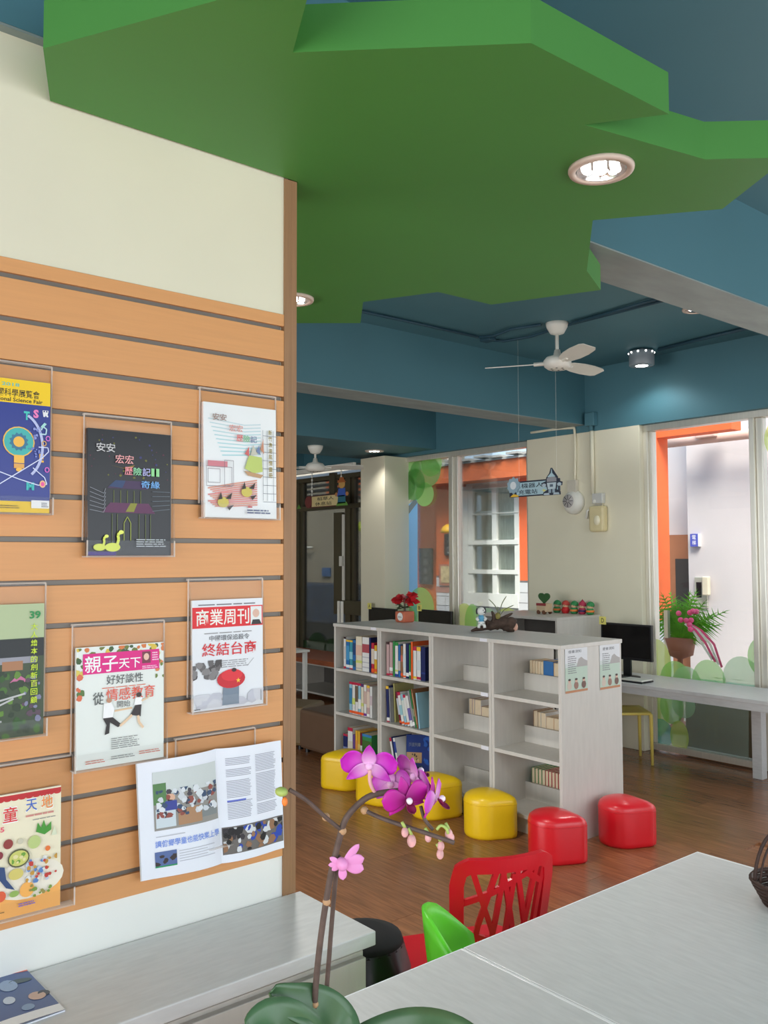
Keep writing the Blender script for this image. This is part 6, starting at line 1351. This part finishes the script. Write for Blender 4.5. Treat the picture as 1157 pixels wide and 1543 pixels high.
rob([(-0.02, 0.065), (0.052, 0.065), (0.06, 0.14), (-0.03, 0.14)], 0.010, 0.006, (190, 206, 214), 'robot_body'); rob([(-0.03, 0.15), (0.062, 0.15), (0.062, 0.19), (0.04, 0.205), (-0.01, 0.205), (-0.03, 0.19)], 0.010, 0.006, (150, 150, 156), 'robot_head'); rob([(-0.025, 0.205), (0.055, 0.205), (0.022, 0.25), (0.016, 0.30), (0.010, 0.25)], 0.010, 0.006, (176, 206, 216), 'robot_hat')
for x in (-0.06, 0.09): rob(circle(x, 0.115, 0.02, n=12), 0.010, 0.006, (180, 196, 206), 'robot_hand')
for x in (-0.035, 0.06): rob([(x-0.03, 0.0), (x+0.03, 0.0), (x+0.022, 0.022), (x-0.022, 0.022)], 0.010, 0.006, (180, 196, 206), 'robot_foot')
for x in (-0.004, 0.034): rob([(x-0.012, 0.022), (x+0.012, 0.022), (x+0.012, 0.064), (x-0.012, 0.064)], 0.009, 0.006, (150, 170, 184), 'robot_leg')
rob([(0.0, 0.09), (0.03, 0.09), (0.03, 0.12), (0.0, 0.12)], 0.0115, 0.010, (90, 104, 120), 'chest_panel')
hang(o, (a.x+0.1, b.x-0.03), ysg+0.006, b.z-0.02, ZC, 0.0006)
ysl = 6.0
a = PY(463, 766, ysl); b = PY(515, 743, ysl)
o = thing('scarecrow_station_sign', 'cream log-shaped hanging sign with a figure in a blue shirt', 'sign', ((a.x+b.x)/2, ysl, a.z))
w_, h_ = b.x-a.x, b.z-a.z
box(a.x, b.x, ysl, ysl+0.012, a.z, b.z).build('board', flat((96, 44, 40)), o, bevel=0.015)
MB().prism(circle(a.x+0.03, (a.z+b.z)/2, 0.07, h_/2, 20), ysl-0.008, ysl, 1).build('log_end', flat((120, 50, 50)), o)
s = Sheet(o, (a.x-o.location.x, -0.002, 0), (1, 0, 0), (0, 0, 1), w_, h_, 0.001)
s.rect(0.14, 0.08, 0.94, 0.92, (226, 206, 150), 'sign_face'); s.text('稻草人', 0.30, 0.56, 0.78, 0.84, (56, 44, 36), 0.01); s.text('休息站', 0.24, 0.14, 0.72, 0.44, (56, 44, 36), 0.01)
def sc(poly, c, name, d0=0.012, d1=0.006): MB().prism([(b.x+x*1.4, a.z+z*1.35) for x, z in poly], ysl-d0, ysl-d1, 1).build(name, flat(c), o)
sc([(-0.05, 0.02), (0.06, 0.02), (0.05, 0.09), (-0.04, 0.09)], (44, 110, 130), 'figure_trousers'); sc([(-0.055, 0.08), (0.065, 0.08), (0.05, 0.15), (-0.035, 0.15)], (64, 100, 190), 'figure_shirt'); sc(circle(0.008, 0.185, 0.042, 0.038, 16), (206, 160, 90), 'figure_face'); sc([(-0.055, 0.20), (0.07, 0.20), (0.045, 0.215), (0.03, 0.245), (-0.015, 0.245), (-0.03, 0.215)], (176, 100, 50), 'figure_hat', 0.014, 0.008)
for x in (-0.068, 0.078): sc(circle(x, 0.10, 0.018, n=10), (190, 130, 80), 'figure_hand')
sc([(-0.07, 0.0), (0.09, 0.0), (0.07, 0.03), (-0.05, 0.03)], (96, 150, 60), 'grass_tuft'); sc([(-w_+0.05, 0.0), (-w_+0.11, 0.0), (-w_+0.08, 0.04)], (96, 150, 60), 'grass_tuft')
zr = PY(490, 710, ysl).z
hang(o, (a.x+0.09, b.x-0.02), ysl+0.006, b.z-0.01, zr+0.03, chain=True)
o = box(-11.0, -7.775, ysl-0.012, ysl+0.03, zr, zr+0.06).build('curtain_rail', M_wpl, bevel=0.004); tag(o, 'long white rail across the top of the far window', 'rail')
# siren, junction box, alarm bell unit and conduits on the pillar
c = PY(866, 757, YP)
o = thing('wall_siren', 'round white wall siren under a small junction box on the pillar', 'siren', (c.x, YP-0.001, c.z), group='devices on the cream pillar')
MB().lathe([(0.0, -0.07), (0.06, -0.07), (0.085, -0.06), (0.108, -0.03), (0.112, 0.0), (0, 0)], n=32, axis='Y').build('housing', M_wpl, o, True, local=True)
MB().lathe([(0.062, -0.069), (0.058, -0.076), (0.0, -0.076)], (-0.02, 0, 0.01), 24, 'Y').build('grille', mat('grey_grille', (176, 172, 170), 0.6), o, True, local=True)
for k in range(8):
    t = 2*PI*k/8; MB().tube([(-0.02+0.012*math.cos(t), -0.0765, 0.01+0.012*math.sin(t)), (-0.02+0.056*math.cos(t), -0.0765, 0.01+0.056*math.sin(t))], 0.003, 5).build('grille_bar', M_dkg, o, local=True)
c = PY(865.5, 736, YP); o = box(c.x-0.05, c.x+0.05, YP-0.045, YP-0.001, c.z-0.075, c.z+0.075).build('junction_box', mat('beige_box', (206, 200, 184), 0.5), bevel=0.004); tag(o, 'beige junction box above the round siren on the pillar', 'junction box', 'devices on the cream pillar')
c = PY(905, 781, YP)
o = thing('emergency_lamp', 'yellowed emergency lamp unit on the cream pillar', 'lamp', (c.x, YP-0.001, c.z-0.12), group='devices on the cream pillar')
box(-0.08, 0.08, -0.07, 0, 0, 0.23).build('case', mat('yellowed_plastic', (220, 206, 160), 0.45), o, local=True, bevel=0.02); MB().ball((0.01, -0.07, 0.10), 0.035, 0.012, 0.045, 12, 8).build('lens', mat('pale_lens', (240, 232, 200), 0.25), o, True, local=True)
box(-0.055, 0.055, -0.05, 0, 0.25, 0.34).build('terminal_box', mat('grey_white_box', (206, 206, 200), 0.45), o, local=True, bevel=0.006); MB().ball((-0.03, -0.05, 0.27), 0.018, 0.014, 0.018, 10, 7).build('test_lamp', M_wpl, o, True, local=True); box(-0.04, 0.04, -0.03, 0, 0.225, 0.255).build('bracket', M_steel, o, local=True)
MB().tube([(-0.09, -0.03, 0.2), (-0.115, -0.035, 0.19), (-0.12, -0.04, 0.12)], 0.012, 8).build('lever', M_wpl, o, True, local=True)
a, b = PY(866, 728, YP-0.015), PY(866, 655, YP-0.015); c = PY(857, 645, YP-0.015); d = PY(800, 652, YP-0.015)
conduit(smooth([a, b, c, d]), 0.012, 'cream conduit bending down to the siren on the pillar', M_cream, 'wall_conduit')
a, b = PY(893, 745, YP-0.02), PY(893, 640, YP-0.02); conduit([Vector((a.x, YP-0.02, a.z)), Vector((a.x, YP-0.02, 2.755))], 0.018, 'straight cream conduit above the emergency lamp', M_cream, 'wall_conduit')
o = thing('ceiling_pipe_box', 'teal pipe and box on the beam above the pillar', 'conduit', (a.x, YP-0.03, 2.757))
MB().tube([(0, 0, 0), (0, 0, 0.1)], 0.018, 8).build('pipe', M_teal, o, True, local=True); box(-0.05, 0.05, -0.03, 0.03, 0.04, 0.16).build('box', M_teal, o, local=True, bevel=0.006)
